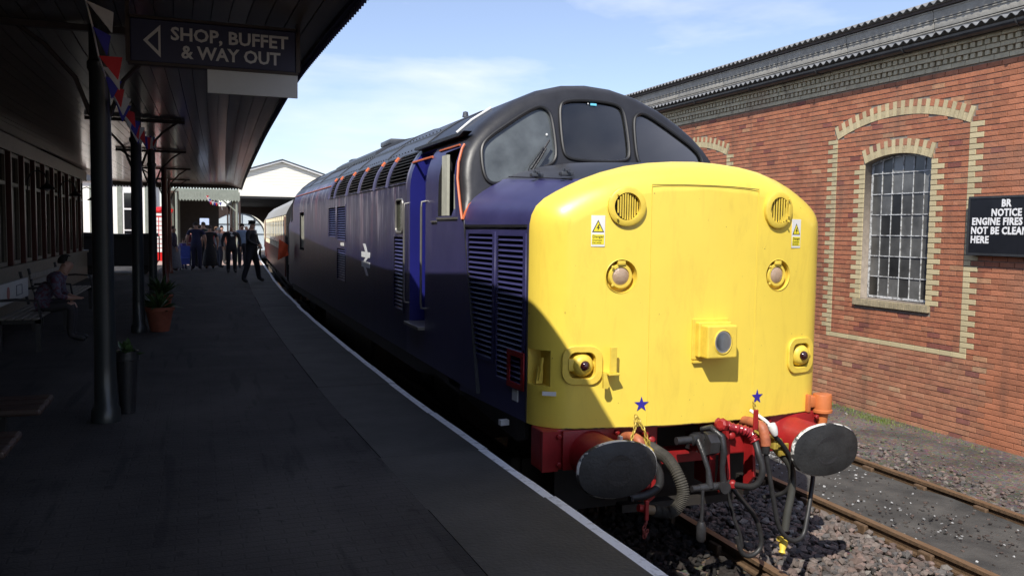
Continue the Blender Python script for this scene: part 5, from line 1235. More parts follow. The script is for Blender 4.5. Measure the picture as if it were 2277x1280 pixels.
# bunting
bt = root('bunting', (-4.1, 2, 3.7), 'string of red white and blue bunting flags along the canopy columns', 'bunting')
bp_ = [(-4.1, .45, 4.15), (-4.1, .604, 3.96), (-4.1, .93, 3.88), (-4.1, 1.25, 3.76), (-4.12, 1.9, 3.73), (-4.12, 2.7, 3.66), (-4.13, 4.2, 3.62), (-4.15, 6.0, 3.7), (-4.2, 9.2, 3.95)]
g = MB(); g.tube(bp_, .006, 5); g.build('cord', M['white'], bt)
fm = [mat('red flag cloth', (.40, .015, .02), .8), mat('white flag cloth', (.38, .38, .38), .8), mat('blue flag cloth', (.02, .02, .22), .8)]
k = 0
for a, b in zip(bp_, bp_[1:]):
    a, b = Vector(a), Vector(b); n = max(1, int((b-a).length/.26))
    for i in range(n):
        p = a+(b-a)*(i/n); q = p+(b-a).normalized()*.09+Vector((random.uniform(.09, .15), 0, random.uniform(-.03, .03))); g = MB(); s = random.uniform(-.05, .05)
        g.add([p, q, (p+q)/2+Vector((s+.03, 0, -.15)), p+Vector((.003, 0, 0)), q+Vector((.003, 0, 0)), (p+q)/2+Vector((s+.033, 0, -.15))], [(0, 1, 2), (3, 5, 4)]); g.build('flag', fm[k % 3], bt, False); k += 1

# ------------------------------------------------------------------ station building on the left
stn = root('station_building', (-6.8, 12, 1.0), 'dark timber station building with tall windows behind the benches on the left', 'building')
BWX = -6.75
g = MB(); g.box(BWX-6, BWX-.12, -14, 24.4, 1.0, 4.62); g.build('wall', M['wood_dark'], stn)  # runs on unseen behind the camera, lengthened to block the sky
g = MB(); g.box(BWX-.12, BWX, -14, 24.4, 1.0, 1.80); g.box(BWX-.12, BWX+.05, -14, 24.4, 1.80, 1.87); g.box(BWX-.12, BWX+.03, -14, 24.4, 3.98, 4.27); g.build('dado', M['creamwood'], stn)
yv = -5.6; i = 0
while yv < 23.8:
    g = MB(); g.box(BWX-.12, BWX+.05, yv, yv+.11, 1.875, 3.975, bev=.01); g.build('pilaster', M['redbrown'], stn)
    w_ = MB(); w_.box(BWX-.10, BWX-.02, yv+.13, yv+.20, 1.88, 3.97); w_.box(BWX-.10, BWX-.02, yv+1.05, yv+1.12, 1.88, 3.97); w_.box(BWX-.10, BWX-.02, yv+.20, yv+1.05, 3.35, 3.42); w_.box(BWX-.09, BWX-.03, yv+.60, yv+.64, 1.88, 3.35); w_.box(BWX-.10, BWX-.02, yv+.20, yv+1.05, 1.88, 1.95); w_.box(BWX-.10, BWX-.02, yv+.20, yv+1.05, 3.90, 3.97)
    wn = w_.build('window', M['creamwood'], stn)
    for y0, y1, z0, z1 in ((.205, .595, 1.955, 3.345), (.645, 1.045, 1.955, 3.345), (.205, 1.045, 3.425, 3.895)):
        p = MB(); p.box(BWX-.07, BWX-.064, yv+y0, yv+y1, z0, z1); p.build('pane', M['darkglass'], wn)
    yv += 1.23; i += 1
for i, (yl, lb) in enumerate(((14.4, 'swan neck wall lamp nearest the camera on the station building'), (18.6, 'middle of the three swan neck lamps on the station wall'), (22.4, 'furthest swan neck wall lamp, seen against the sunlit white wall'))):
    r = root('wall_lamp', (-6.7, yl, 3.3), lb, 'lamp', 'swan neck lamps on the station wall')
    g = MB(); g.tube([(-6.70, yl, 3.30), (-6.68, yl, 3.55), (-6.62, yl, 3.68), (-6.50, yl, 3.73), (-6.38, yl, 3.66), (-6.34, yl, 3.50)], .014, 8); g.build('arm', M['black'], r)
    g = MB(); g.lathe([(.03, .02), (.04, -.04), (.16, -.14), (.17, -.15), (.155, -.145), (.03, -.05)], (-6.34, yl, 3.50), (0, 0, 1), 20); g.build('lamp_shade', M['black'], r)
    g = MB(); g.lathe([(0, 0), (.05, -.03), (.06, -.07), (.04, -.11), (0, -.12)], (-6.34, yl, 3.43), (0, 0, 1), 14); g.build('bulb', M['white'], r)

# benches (run along the wall)
def bench(xb, y0, y1, label, white=True, dark=False):
    r = root('platform_bench', ((xb+.3), (y0+y1)/2, 1.0), label, 'bench', 'benches along the station wall')
    sm = mat('worn bench slat', (.20, .18, .15), .55, var=.25) if 'slat' not in M else M['slat']; M['slat'] = sm
    for k in range(5):
        g = MB(); g.box(xb+.12+k*.095, xb+.12+k*.095+.075, y0, y1, 1.43, 1.455, bev=.006); g.build('seat_slat', sm, r)
    for k in range(3):
        g = MB(); g.box(xb+.02-k*.025, xb+.045-k*.025, y0, y1, 1.55+k*.10, 1.63+k*.10, bev=.006); g.build('back_slat', sm, r)
    for yy_ in (y0+.12, y1-.18):
        g = MB(); g.box(xb+.52, xb+.58, yy_, yy_+.06, 1.0, 1.43); g.box(xb+.08, xb+.14, yy_, yy_+.06, 1.0, 1.43); g.box(xb+.08, xb+.58, yy_, yy_+.06, 1.37, 1.425); g.tube([(xb+.05, yy_+.03, 1.42), (xb+.0, yy_+.03, 1.6), (xb-.06, yy_+.03, 1.92)], .022, 6); g.tube([(xb+.0, yy_+.03, 1.66), (xb+.3, yy_+.03, 1.68), (xb+.55, yy_+.03, 1.66), (xb+.58, yy_+.03, 1.43)], .018, 6); g.build('bench_frame', M['black'], r)
    if white:
        g = MB(); g.box(xb+.048, xb+.062, y0+.2, y1-.25, 1.56, 1.84, bev=.003); nb2 = g.build('name_board', mat('aged white board', (.55, .54, .50), .6, var=.06), r); nb2['label'] = 'white name board on the bench back'
        g = MB(); g.lathe([(.09, 0), (.09, .004)], (xb+.062, y0+1.0, 1.70), (1, 0, 0), 20); g.build('board_mark', mat('faded red mark', (.35, .10, .08), .6), nb2)
        g = MB(); closed_tube(g, [(xb+.064, a, b) for a, b in ((y0+1.55, 1.63), (y0+1.95, 1.63), (y0+1.95, 1.77), (y0+1.55, 1.77))], .008, 4); g.build('board_mark', mat('grey mark', (.2, .2, .22), .6), nb2)
    return r
bench(-6.0, 7.2, 9.9, 'bench with a white name board on its back, behind the seated man')
bench(-6.05, 10.6, 13.6, 'bench with pale worn slats beyond the seated man', False)
def nbench(x1, y0, y1, z, label):
    r = root('table_bench', (x1-.6, (y0+y1)/2, 1.0), label, 'bench', 'dark benches at the bottom left')
    n = 3; w_ = (y1-y0)/n
    for k in range(n):
        g = MB(); g.box(x1-1.6, x1, y0+k*w_+.006, y0+(k+1)*w_-.006, z-.05, z, bev=.018); g.build('seat_plank', M['wood_dark'], r)
    for xx in (x1-1.4, x1-.35):
        g = MB(); g.box(xx, xx+.06, y0+.05, y0+.12, 1.0, z-.052); g.box(xx, xx+.06, y1-.12, y1-.05, 1.0, z-.052); g.box(xx, xx+.06, y0+.05, y1-.05, z-.11, z-.052); g.build('leg', M['black'], r)
nbench(-4.50, 1.35, 1.90, 1.42, 'dark slatted bench further of the two by the left edge'); nbench(-4.50, .20, .72, 1.42, 'dark slatted bench nearest the camera at the bottom left corner')

# plants
leafm = mat('pot plant leaf', (.045, .085, .025), .5, var=.4, nscale=20)
def pot_plant(x, y_, r_, h, lh, label, n=70):
    r = root('potted_plant', (x, y_, 1.0), label, 'plant', 'potted plants by the canopy columns')
    g = MB(); g.lathe([(r_*.7, 0), (r_, h*.85), (r_*1.12, h*.86), (r_*1.12, h), (r_*.95, h), (r_*.9, h*.9), (0, h*.9)], (x, y_, 1.0), (0, 0, 1), 20); g.build('pot', M['terracotta'] if label.find('dark') < 0 else M['black'], r)
    g = MB()
    for _ in range(n):
        a = random.uniform(0, 6.28); el = random.uniform(.1, 1.4); L_ = lh*random.uniform(.5, 1); d = Vector((math.cos(a)*math.cos(el), math.sin(a)*math.cos(el), math.sin(el))); p0 = Vector((x, y_, 1.0+h*.9)); p1 = p0+d*L_; s = d.cross(Vector((0, 0, 1))).normalized()*.03
        g.add([p0, p0+d*L_*.6+s, p1-Vector((0, 0, L_*.15)), p0+d*L_*.6-s], [(0, 1, 2, 3)])
    o = g.build('foliage', leafm, r, False); return r
pot_plant(-4.08, 9.35, .20, .38, .42, 'terracotta pot plant at the foot of the second column')
pot_plant(-4.15, 12.2, .18, .36, .55, 'bushy terracotta pot plant between the second and third columns', 100)
pot_plant(-4.10, 3.12, .09, .55, .22, 'tall dark planter with one pale leaf beside the nearest column', 24)

# luggage trolley / dark stall
tr = root('luggage_trolley', (-6.0, 26.5, 1.0), 'tall dark covered luggage trolley standing by the station wall', 'trolley')
ta, tb = spx(172, 517, 26.0), spx(345, 517, 26.0); zt2 = ta.z; zb2 = spx(260, 583, 26).z
g = MB(); g.box(ta.x, tb.x, 26.0, 27.6, 1.28, zt2-.12, bev=.03); g.prism([(ta.x-.04, zt2-.12), (tb.x+.04, zt2-.12), (tb.x+.02, zt2), ((ta.x+tb.x)/2, zt2-.04), (ta.x+.02, zt2)], 25.95, 27.65, 'y'); g.build('covered_body', mat('dark tarpaulin', (.012, .011, .011), .7), tr)
for wx_ in (ta.x+.35, tb.x-.4):
    for wy in (26.15, 27.4):
        g = MB(); g.lathe([(.05, 0), (.18, .0), (.20, .02), (.20, .06), (.05, .08)], (wx_, wy, 1.20), (0, 1, 0), 20); g.build('wheel', M['under'], tr)
g = MB(); g.tube([(tb.x, 26.2, 1.35), (tb.x+.12, 26.1, 1.5), (tb.x+.12, 26.1, 2.3)], .02, 6); g.build('handle', M['red'], tr)

# ------------------------------------------------------------------ buildings beyond
white = mat('whitewashed wall', (.80, .78, .72), .8, var=.04)
wb = root('white_station_wing', (-7.6, 44, 1.0), 'sunlit white station wing with dark sash windows beyond the canopy', 'building')
g = MB(); g.box(-12, -5.62, 44, 50, 1.0, 4.9); g.build('wall', white, wb)
g = MB(); g.box(-12.2, -5.4, 43.8, 50.2, 4.9, 5.05); g.prism([(-12.3, 5.05), (-5.3, 5.05), (-8.8, 6.8)], 43.8, 50.2, 'y'); g.build('roof', M['roof'], wb)
gtm = mat('grey green trim', (.20, .22, .19), .7)
for xa_, xb_ in ((-8.75, -8.52), (-7.45, -7.22), (-6.12, -5.95)): g = MB(); g.box(xa_, xb_, 43.94, 43.998, 1.0, 4.7); g.build('pilaster', gtm, wb)
for x0w, x1w in ((-7.12, -6.60), (-9.9, -9.3)):
    g = MB(); g.box(x0w-.06, x1w+.06, 43.9, 43.95, 1.5, 4.42)
    wn = g.build('window', M['white'], wb)
    for z0, z1 in ((1.6, 2.35), (2.43, 3.45), (3.55, 4.33)) if x0w > -8 else ((1.7, 2.9), (3.0, 4.2)):
        p = MB(); p.box(x0w, x1w, 43.88, 43.899, z0, z1); p.build('pane', M['darkglass'], wn)
ph = root('phone_box', (-5.1, 38, 1.0), 'red telephone kiosk with white panes in the sun past the canopy end', 'phone box')
g = MB(); g.box(-5.52, -4.66, 37.6, 38.45, 1.0, 3.25, bev=.02); g.box(-5.58, -4.60, 37.55, 38.5, 3.25, 3.36, bev=.02); g.lathe([(.55, 0), (.4, .12), (0, .18)], (-5.09, 38.03, 3.36), (0, 0, 1), 4, smooth=False); g.build('kiosk_body', mat('pillar box red', (.55, .012, .012), .35), ph)
for i in range(3):
    for j in range(8):
        p = MB(); x_ = -5.42+i*.235; z_ = 1.42+j*.205; p.box(x_, x_+.20, 37.585, 37.598, z_, z_+.17); p.build('pane', M['white'], ph)
p = MB(); p.box(-5.42, -4.76, 37.58, 37.596, 3.10, 3.21); p.build('header_panel', M['white'], ph)

sc = root('second_canopy', (-3.0, 37, 1.0), 'pale green canopy with scalloped valance beyond the first canopy', 'canopy')
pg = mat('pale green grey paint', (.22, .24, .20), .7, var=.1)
g = MB(); g.box(-5.0, -1.72, 36.4, 46, 4.22, 4.34); g.build('roof', pg, sc)
x = -4.3
while x < -1.76:
    g = MB(); g.prism([(x, 4.22), (x+.128, 4.22), (x+.128, 3.86), (x+.064, 3.77), (x, 3.86)], 36.35, 36.38, 'y'); g.build('valance_board', pg, sc); x += .132
yv = 36.4
while yv < 46:
    g = MB(); g.prism([(yv, 4.22), (yv+.19, 4.22), (yv+.19, 3.86), (yv+.095, 3.77), (yv, 3.86)], -1.74, -1.71, 'x'); g.build('valance_board', pg, sc); yv += .2
for x_, y_ in ((-4.4, 36.5), (-1.8, 41), (-4.4, 41)): g = MB(); g.tube([(x_, y_, 1.0), (x_, y_, 4.22)], .06, 10); g.build('post', pg, sc)
g = MB(); g.tube([(-1.8, 36.5, 1.0), (-1.8, 36.5, 4.22)], .06, 10)
for a in np.linspace(0, 1.5, 6)[:-1]: g.tube([(-1.8-1.2*math.sin(a), 36.5, 4.2-1.1*(1-math.sin(a+.2))), (-1.8-1.2*math.sin(a+.3), 36.5, 4.2-1.1*(1-math.sin(a+.5)))], .03, 6)
g.build('post', pg, sc)
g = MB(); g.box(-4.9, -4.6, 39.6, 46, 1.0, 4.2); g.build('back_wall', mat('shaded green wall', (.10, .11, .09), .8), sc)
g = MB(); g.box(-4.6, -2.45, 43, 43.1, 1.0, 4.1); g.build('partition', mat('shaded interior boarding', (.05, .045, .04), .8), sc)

g = MB(); vs = []
for yv in np.linspace(33.3, 52, 12): vs += [(-12, yv, 1.007), (ex(yv)-.10, yv, 1.007)]
g.add(vs, [(2*j, 2*j+1, 2*j+3, 2*j+2) for j in range(11)]); struct('pavement', g, mat('pinkish paving', (.42, .30, .25), .8, var=.12, nscale=3))
# train shed with white gable
GY = 55.0
ts = root('train_shed', (1.9, GY, 0), 'white boarded gable end of the train shed over the line', 'building')
gw = mat('cream white gable boarding', (.82, .79, .68), .7, var=.03)
pk, ev = (1.9, 7.10), (4.45, 6.20)
half_w = 4.45-1.9
nbz = 0; z = 4.70
while z < 7.0:
    z2 = min(z+.195, 7.0); g = MB()
    def xw_(zz): return half_w+.35 if zz < 6.12 else (7.05-zz)/(7.05-6.12)*(half_w+.35)
    a0, a1 = xw_(z), xw_(z2)
    g.prism([(1.9-a0, z), (1.9+a0, z), (1.9+a1, z2-.004), (1.9-a1, z2-.004)], GY, GY+.04, 'y'); g.build('gable_board', gw, ts); z += .2
g = MB()
for sx in (-1, 1):
    g.prism([(1.9, 7.06), (1.9+sx*(half_w+.55), 6.06), (1.9+sx*(half_w+.55), 6.18), (1.9, 7.18)], GY-.25, GY+.0, 'y')
g.build('barge_board', M['white'], ts)
g = MB()
for sx in (-1, 1): g.prism([(1.9, 7.18), (1.9+sx*(half_w+.6), 6.18), (1.9+sx*(half_w+.6), 6.24), (1.9, 7.24)], GY-.3, GY+26, 'y')
g.build('roof', M['roof'], ts)
g = MB(); g.box(-.95, 4.75, GY+.05, GY+26, 4.55, 4.70); g.box(-1.0, 4.8, GY-.04, GY+.03, 4.55, 4.70); g.build('ceiling', M['dark'], ts)
arcd = [(.2+2.75*math.cos(a), 1.6+2.35*math.sin(a)) for a in np.linspace(math.pi, 0, 21)]
plate('end_screen', [(-5.2, 0)]+[(-2.55, 0)]+arcd+[(2.95, 0), (4.6, 0), (4.6, 4.54), (-5.2, 4.54)], [], .08, M['wood_dark'], Matrix(((1, 0, 0, 0), (0, 0, -1, GY+25.5), (0, 1, 0, 0), (0, 0, 0, 1))), ts)
g = MB(); g.box(4.62, 4.75, GY, GY+26, 0, 4.55); g.build('side_wall', M['wood_dark'], ts)
g = MB()
for yv in (GY+.2, GY+8, GY+16, GY+25): g.tube([(-.85, yv, .9), (-.85, yv, 4.55)], .08, 8)
g.build('column', M['wood_dark'], ts)
sc2 = root('glazed_arch', (0, 88, 0), 'pale glazed arch framing visible beyond the dark train shed', 'building')
g = MB(); cx_, rz_ = .2, 2.9
arc = [(cx_+2.9*math.cos(a), 1.6+2.55*math.sin(a)) for a in np.linspace(0, math.pi, 21)]
plate('glazing', [(cx_+2.9, .2)]+arc+[(cx_-2.9, .2)], [], .05, mat('pale frosted glazing', (.55, .62, .66), .4, var=.06), Matrix(((1, 0, 0, 0), (0, 0, -1, 88), (0, 1, 0, 0), (0, 0, 0, 1))), sc2)
g = MB(); g.tube([(a, 87.9, b) for a, b in arc], .07, 6)
for xx in (-1.8, -.6, .6, 1.8): g.tube([(cx_+xx, 87.9, .2), (cx_+xx, 87.9, 1.6+2.55*math.sqrt(max(0, 1-(xx/2.9)**2)))], .035, 6)
for zz in (1.9, 2.9): g.tube([(cx_-2.9*math.sqrt(max(0, 1-((zz-1.6)/2.55)**2)), 87.9, zz), (cx_+2.9*math.sqrt(max(0, 1-((zz-1.6)/2.55)**2)), 87.9, zz)], .03, 6)
g.build('glazing_bar', M['gutter'], sc2)
# far low brick wall, hedge and trees behind everything
g = MB(); g.box(-3.6, -.9, 52.0, 52.3, 1.0, 2.1); top('low_wall', g, mat('dark red wall', (.12, .03, .02), .8), 'low dark red wall at the end of the platform behind the crowd', 'wall', base=(-2.2, 52, 1.0))
def tree(x, y_, h, label):
    r = root('distant_tree', (x, y_, 0), label, 'tree')
    g = MB(); g.tube([(x, y_, 0), (x+.1, y_, h*.35), (x, y_, h*.6)], [.25, .18, .06], 8); g.build('trunk', M['wood_dark'], r)
    g = MB()
    for _ in range(900):
        u = Vector((random.gauss(0, 1), random.gauss(0, 1), random.gauss(0, 1))).normalized()*random.random()**.4; c = Vector((x+u.x*h*.32, y_+u.y*h*.32, h*.65+u.z*h*.33)); a = Vector((random.gauss(0, 1), random.gauss(0, 1), random.gauss(0, 1))).normalized()*.22; b = a.cross(Vector((random.gauss(0, 1), random.gauss(0, 1), random.gauss(0, 1)))).normalized()*.18
        g.add([c-a, c+b, c+a, c-b], [(0, 1, 2, 3)])
    g.build('crown', leafm, r, False)
tree(-3.5, 96, 5.2, 'single green tree left of the glazed arch beyond the shed')

# ------------------------------------------------------------------ people
def person(label, loc, rz, h, top_c, leg_c, hair_c=(.05, .04, .03), pose='stand', cap=False, skirt=None, sleeves='long', shirt_v=False, bald=False, skin_m=None, texture=None, build=1.0):
    r = root('person', loc, label, 'person', rz=0)
    x0, y0, z0 = loc; s = h/1.75; R = Matrix.Rotation(rz, 4, 'Z')
    W3 = lambda p: (R @ Vector((p[0]*s*build if abs(p[0]) < .3 else p[0]*s, p[1]*s, p[2]*s)))
    V = []; Ed = []; Ra = []
    def add(p, rad, par=None):
        V.append(W3(p)); Ra.append((rad[0]*s, rad[1]*s) if isinstance(rad, tuple) else (rad*s, rad*s))
        if par is not None: Ed.append((par, len(V)-1))
        return len(V)-1
    sit = pose == 'sit'; zp = .96 if not sit else .50
    dy = 0
    pel = add((0, 0, zp), (.150, .115)); wa = add((0, -.0 if not sit else -.06, zp+.16), (.155, .120), pel); ch = add((0, 0 if not sit else -.20, zp+(.34 if not sit else .30)), (.180, .130), wa)
    up = add((0, 0 if not sit else -.28, zp+(.46 if not sit else .40)), (.125, .095), ch); nk = add((0, -.01 if not sit else -.34, zp+(.53 if not sit else .46)), .058, up)
    hy_ = -.02 if not sit else -.38; HZ = zp-(.06 if sit else 0); hd = add((0, hy_, HZ+.60), (.078, .090), nk); ht = add((0, hy_, HZ+.69), (.072, .082), hd); add((0, hy_-.090, HZ+.615), .012, hd)
    fe = {'stand': ((-.10, .02), (.10, -.03)), 'stride': ((-.12, .30), (.13, -.22)), 'wide': ((-.34, .10), (.34, -.06)), 'sit': ((0, 0), (0, 0))}[pose]
    for sx, (fx, fy) in zip((-1, 1), fe):
        if sit:
            a = add((sx*.10, -.05, zp-.01), .095, pel); k = add((sx*.13, -.45, zp+.02), .068, a); an = add((sx*.13, -.42, .10), .045, k); add((sx*.13, -.62, .045), .04, an)
        else:
            a = add((sx*.095, 0, zp-.08), .118, pel); k = add((sx*.10+(fx-sx*.10)*.5, fy*.5-.03, .50), .088, a); an = add((fx, fy, .10), .068, k); add((fx+sx*.02, fy-.15, .045), .042, an)
    hands = []
    for sx in (-1, 1):
        sh = add((sx*.20, 0 if not sit else -.26, zp+(.44 if not sit else .38)), .074, up)
        if sit: el = add((sx*.28, -.30, zp+.16), .054, sh); wr = add((sx*.12, -.42, zp+.12), .032, el); hd_ = Vector((-sx*.25, -.9, -.1))
        elif pose == 'wide': el = add((sx*.30, -.02, zp+.20), .060, sh); wr = add((sx*.07, -.24, zp+.07), .030, el); hd_ = Vector((-sx*.9, -.2, -.3))
        else: el = add((sx*.27, .02, zp+.18), .058, sh); wr = add((sx*.27, -.08, zp-.06), .030, el); hd_ = Vector((0, -.15, -1))
        hd_.normalize(); wp = Vector([*(V[wr])]); loc_w = {True: None}
        base = [(.12*sx, -.42, zp+.12), (sx*.07, -.24, zp+.07), (sx*.27, -.08, zp-.06)][0 if sit else 1 if pose == 'wide' else 2]; base = Vector(base)
        pm_ = add(tuple(base+hd_*.06), (.034, .022), wr); hands.append(V[pm_].copy())
        side = hd_.cross(Vector((0, 1, 0)) if abs(hd_.y) < .8 else Vector((0, 0, 1))).normalized()
        if not sit: side = Vector((0, 1, 0)) if pose != 'wide' else Vector((0, .3, 1)).normalized()
        for f_, (o_, l_) in enumerate(((-.030, .060), (-.010, .070), (.010, .066), (.030, .052))):
            a = add(tuple(base+hd_*.095+side*o_), .0095, pm_); add(tuple(base+hd_*(.095+l_)+side*o_*1.1+Vector((-sx*.012, 0, 0))), .0085, a)
        a = add(tuple(base+hd_*.05-side*.045), .011, pm_); add(tuple(base+hd_*.09-side*.060), .009, a)
    me = bpy.data.meshes.new('t'); me.from_pydata([v for v in V], Ed, []); t = bpy.data.objects.new('t', me); COL.objects.link(t)
    sk = t.modifiers.new('s', 'SKIN'); sk.use_smooth_shade = True; sb = t.modifiers.new('ss', 'SUBSURF'); sb.levels = 1
    dat = me.skin_vertices[0].data
    for i, q in enumerate(Ra): dat[i].radius = q; dat[i].use_root = (i == 0)
    bpy.context.view_layer.update(); dg = bpy.context.evaluated_depsgraph_get(); m2 = bpy.data.meshes.new_from_object(t.evaluated_get(dg)); bpy.data.objects.remove(t)
    cm = lambda nm, c, rr=.8: mat(nm, c, rr, var=.18, nscale=18)
    ms = [texture or cm('jacket cloth', top_c), cm('trouser cloth', leg_c), M['skin'], M['ink'], cm('shirt cloth', (.5, .5, .5))]
    m2.materials.clear()
    for q in ms: m2.materials.append(q)
    Ri = R.inverted()
    for p in m2.polygons:
        c = p.center; l_ = (Ri @ c)/s; k = 0
        if l_.z < .085 and not (sit and l_.z > .3): k = 3
        elif (l_.z < zp-.02 and not sit) or (sit and (l_.z < zp-.03 or (l_.y < -.20 and l_.z < zp+.09))): k = 1
        if (l_-Vector((0, hy_, HZ+.64))).length < .16 or (l_.z > zp+.50 and not sit): k = 2
        if any((c-h_).length < .115*s for h_ in hands): k = 2
        elif sleeves == 'short' and abs(l_.x) > .19 and l_.z < zp+.30 and l_.z > zp-.15: k = 2
        if k == 0 and shirt_v and l_.y < -.075 and abs(l_.x) < .045 and l_.z > zp+.36: k = 4
        p.material_index = k; p.use_smooth = True
    b = bpy.data.objects.new('body', m2); link(b); b.parent = r
    H = lambda p: tuple(Vector(loc)+W3(p))
    g = MB(); c0 = Vector((0, hy_, HZ+.670)); vs = []
    if not bald:
        for i in range(7):
            th = i/6*1.75
            for k in range(14):
                q = 2*math.pi*k/14; fr_ = 1 if math.sin(q) > -.3 else max(.45, 1-.6*(i/6)); vs.append(H((c0.x+math.sin(th*fr_)*math.cos(q)*.090, c0.y+.012+math.sin(th*fr_)*math.sin(q)*.100, c0.z+math.cos(th*fr_)*.105)))
        g.add(vs, [(i*14+k, i*14+(k+1) % 14, (i+1)*14+(k+1) % 14, (i+1)*14+k) for i in range(6) for k in range(14)], smooth=True); g.build('hair', cm('hair', hair_c), r)
    g = MB()
    for sx in (-1, 1): g.lathe([(.009, 0), (0, .004)], H((sx*.030, hy_-.086, HZ+.655)), R @ Vector((0, -1, 0)), 8)
    g.build('eyes', M['ink'], r)
    g = MB()
    for sx in (-1, 1): g.lathe([(.022*s, -.006), (.026*s, .004), (.015*s, .010)], H((sx*.080, hy_+.005, HZ+.64)), R @ Vector((sx, 0, 0)), 10, sx=.6)
    g.tube([H((-.022, hy_-.086, HZ+.575)), H((0, hy_-.09, HZ+.573)), H((.022, hy_-.086, HZ+.575))], .004, 5); g.build('ears_and_mouth', M['skin'], r)
    if cap:
        g = MB(); g.lathe([(.094*s, -.02*s), (.094*s, .03*s), (.112*s, .055*s), (.105*s, .07*s), (0, .075*s)], H((0, hy_, zp+.695)), (0, 0, 1), 20); g.prism([(0, 0), (1, 0), (1, 1)], 0, .0001, 'y') if False else None
        pk_ = [H((math.cos(q)*.10, hy_-.02-math.sin(q)*.17, zp+.700-.02*math.sin(q))) for q in np.linspace(0, math.pi, 9)]; g.add(pk_+[(a, b_2, c-.008) for a, b_2, c in pk_], [tuple(range(9)), tuple(range(17, 8, -1))]+[(i, i+1, i+10, i+9) for i in range(8)]); g.build('peaked_cap', cm('cap cloth', (.008, .008, .010)), r)
    if cap:
        g = MB(); g.tube([H((-.05, -.12, zp+.50)), H((-.01, -.145, zp+.43)), H((0, -.145, zp+.38))], .012, 5); g.tube([H((.05, -.12, zp+.50)), H((.01, -.145, zp+.43)), H((0, -.145, zp+.38))], .012, 5); g.box(*[v for a, b_2 in zip(H((-.09, -.14, zp+.40)), H((-.05, -.13, zp+.42))) for v in (a, b_2)]); g.build('collar', M['white'], r)
    if skirt:
        g = MB(); g.lathe([(.145, .06), (.19, -.12), (.24, -.40), (.30, -.78), (.29, -.80)], H((0, 0, zp)), (0, 0, 1), 20); g.build('skirt', cm('skirt cloth', skirt), r)
    return r
navyc = (.010, .010, .016)
person('uniformed guard in peaked cap standing legs apart near the platform edge', (-2.02, 21.2, 1.0), math.radians(62), 1.86, navyc, navyc, cap=True, pose='wide')
person('grey haired man in dark suit and tie walking towards the camera', (-2.40, 26.65, 1.0), math.radians(5), 1.74, (.012, .012, .018), (.012, .012, .016), (.35, .33, .30), bald=True, pose='stand', shirt_v=True, build=1.12)
person('man in pale blue shirt behind the guard', (-1.86, 30.4, 1.0), math.radians(10), 1.80, (.16, .22, .34), (.02, .02, .03), sleeves='short')
person('bald man in blue shirt right beside the coach', (-1.62, 31.6, 1.0), math.radians(-30), 1.78, (.18, .24, .34), (.03, .03, .04), bald=True, sleeves='short')
person('person in bright red top behind the suited man', (-2.80, 32.0, 1.0), math.radians(160), 1.66, (.45, .03, .03), (.03, .02, .02), (.12, .06, .03))
person('woman in black dress seen from behind in the crowd', (-3.08, 29.7, 1.0), math.radians(185), 1.70, (.010, .009, .012), (.35, .2, .14), (.06, .04, .03), skirt=(.010, .009, .012), sleeves='short', build=1.1)
person('man in navy t-shirt and trousers standing with his back to the camera', (-3.57, 29.2, 1.0), math.radians(175), 1.82, (.014, .016, .06), (.02, .02, .05), (.03, .025, .02), sleeves='short', build=1.15)
person('small child in purple top beside the pushchair', (-4.02, 29.6, 1.0), math.radians(150), 1.20, (.10, .07, .30), (.05, .05, .12), (.10, .06, .03))
person('woman in dark top and long pale grey skirt at the left of the crowd', (-4.35, 28.2, 1.0), math.radians(100), 1.66, (.04, .025, .05), (.1, .1, .1), (.05, .02, .015), skirt=(.15, .155, .19))
person('person in grey jacket at the back of the crowd by the kiosk', (-3.6, 31.4, 1.0), math.radians(90), 1.72, (.05, .05, .06), (.03, .03, .03), (.1, .07, .05))
person('dark haired person in brown coat deep in the crowd', (-2.55, 33.8, 1.0), math.radians(20), 1.70, (.10, .05, .04), (.03, .03, .03), (.03, .02, .02))
person('tall person in dark green jacket looking away among the crowd', (-3.30, 31.0, 1.0), math.radians(215), 1.84, (.025, .035, .025), (.02, .02, .025), (.09, .07, .05))
person('white haired person in pale top half hidden behind the crowd', (-2.72, 30.6, 1.0), math.radians(120), 1.63, (.30, .30, .32), (.05, .05, .07), (.55, .54, .52), build=1.05)
person('short person in maroon jumper behind the man in navy t-shirt', (-3.78, 32.3, 1.0), math.radians(60), 1.58, (.12, .02, .03), (.02, .02, .03), (.04, .03, .02))
plaid = mat('plaid shirt', (.10, .03, .05), .8, col2=(.10, .11, .16), nscale=26, vmix=(.45, .55))
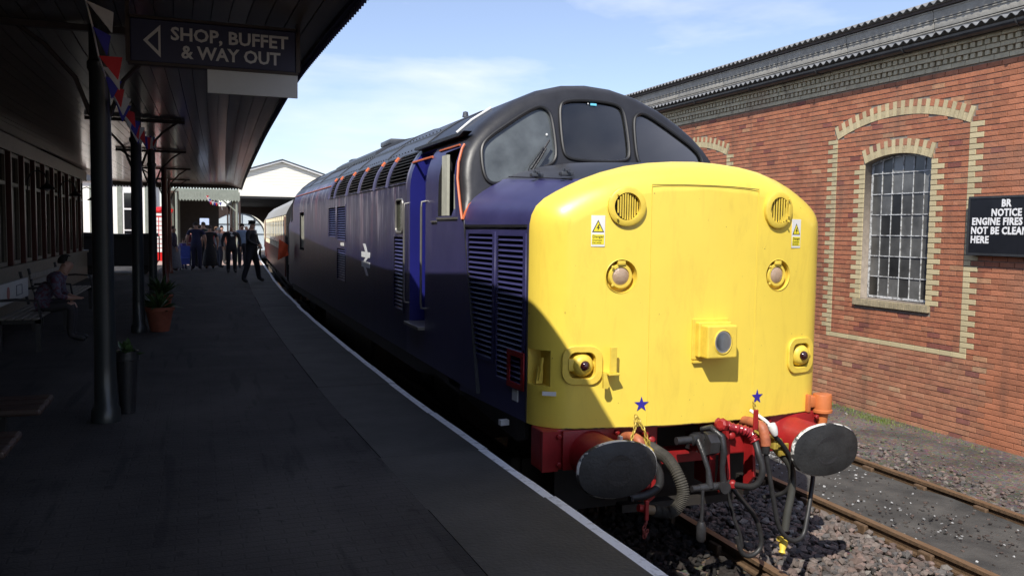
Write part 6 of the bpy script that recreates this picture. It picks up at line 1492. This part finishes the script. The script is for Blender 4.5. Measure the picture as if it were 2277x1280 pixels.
person('seated man in plaid shirt resting on the bench by the left wall', (-5.62, 8.3, 1.0), math.radians(90), 1.78, (.1, .05, .06), (.03, .028, .03), (.02, .015, .012), pose='sit', texture=plaid)
# pushchair
pc = root('pushchair', (-3.95, 29.0, 1.0), 'folding pushchair with blue and white fabric among the crowd', 'pushchair')
g = MB()
for sx in (-.2, .2): g.tube([(-3.95+sx, 29.4, 2.0), (-3.95+sx, 29.1, 1.6), (-3.95+sx, 28.7, 1.12)], .013, 6); g.tube([(-3.95+sx, 28.75, 1.6), (-3.95+sx, 29.3, 1.12)], .013, 6)
g.tube([(-4.15, 29.4, 2.0), (-3.75, 29.4, 2.0)], .016, 6); g.build('frame', M['cream_line'], pc)
for sx in (-.2, .2):
    for yy_ in (28.7, 29.3): g = MB(); g.lathe([(.03, 0), (.10, 0), (.10, .03), (.03, .03)], (-3.95+sx, yy_, 1.10), (1, 0, 0), 14); g.build('wheel', M['black'], pc)
g = MB(); g.box(-4.12, -3.78, 28.8, 29.2, 1.42, 1.47, bev=.02); g.box(-4.12, -3.78, 29.14, 29.2, 1.45, 1.9, bev=.02); g.box(-4.1, -3.8, 28.72, 28.76, 1.22, 1.42, bev=.01); g.build('seat', mat('blue pushchair fabric', (.05, .08, .35), .8), pc)
# small hanging notice and bunting at crowd
g = MB(); g.box(-3.42, -3.02, 36.2, 36.24, 2.70, 3.0, bev=.01); top('small_notice', g, mat('pale blue notice', (.45, .55, .75), .5), 'small pale blue notice hanging above the crowd', 'sign', base=(-3.2, 36.2, 2.7))
bt2 = root('far_bunting', (-2.9, 36, 3.9), 'tangled red white and blue bunting hung from the second canopy', 'bunting')
pts = [(-3.15, 36.1, 4.02), (-3.0, 36.1, 3.78), (-2.75, 36.1, 3.72), (-2.5, 36.1, 3.74), (-2.45, 36.1, 3.4)]
g = MB(); g.tube(pts, .008, 5); g.build('cord', M['white'], bt2)
for k in range(9):
    p = Vector(pts[k//3])+(Vector(pts[k//3+1])-Vector(pts[k//3]))*(k % 3/3); g = MB(); g.add([p, p+Vector((.13, 0, .02)), p+Vector((.06, .02, -.17))], [(0, 1, 2)]); g.build('flag', fm[k % 3], bt2, False)
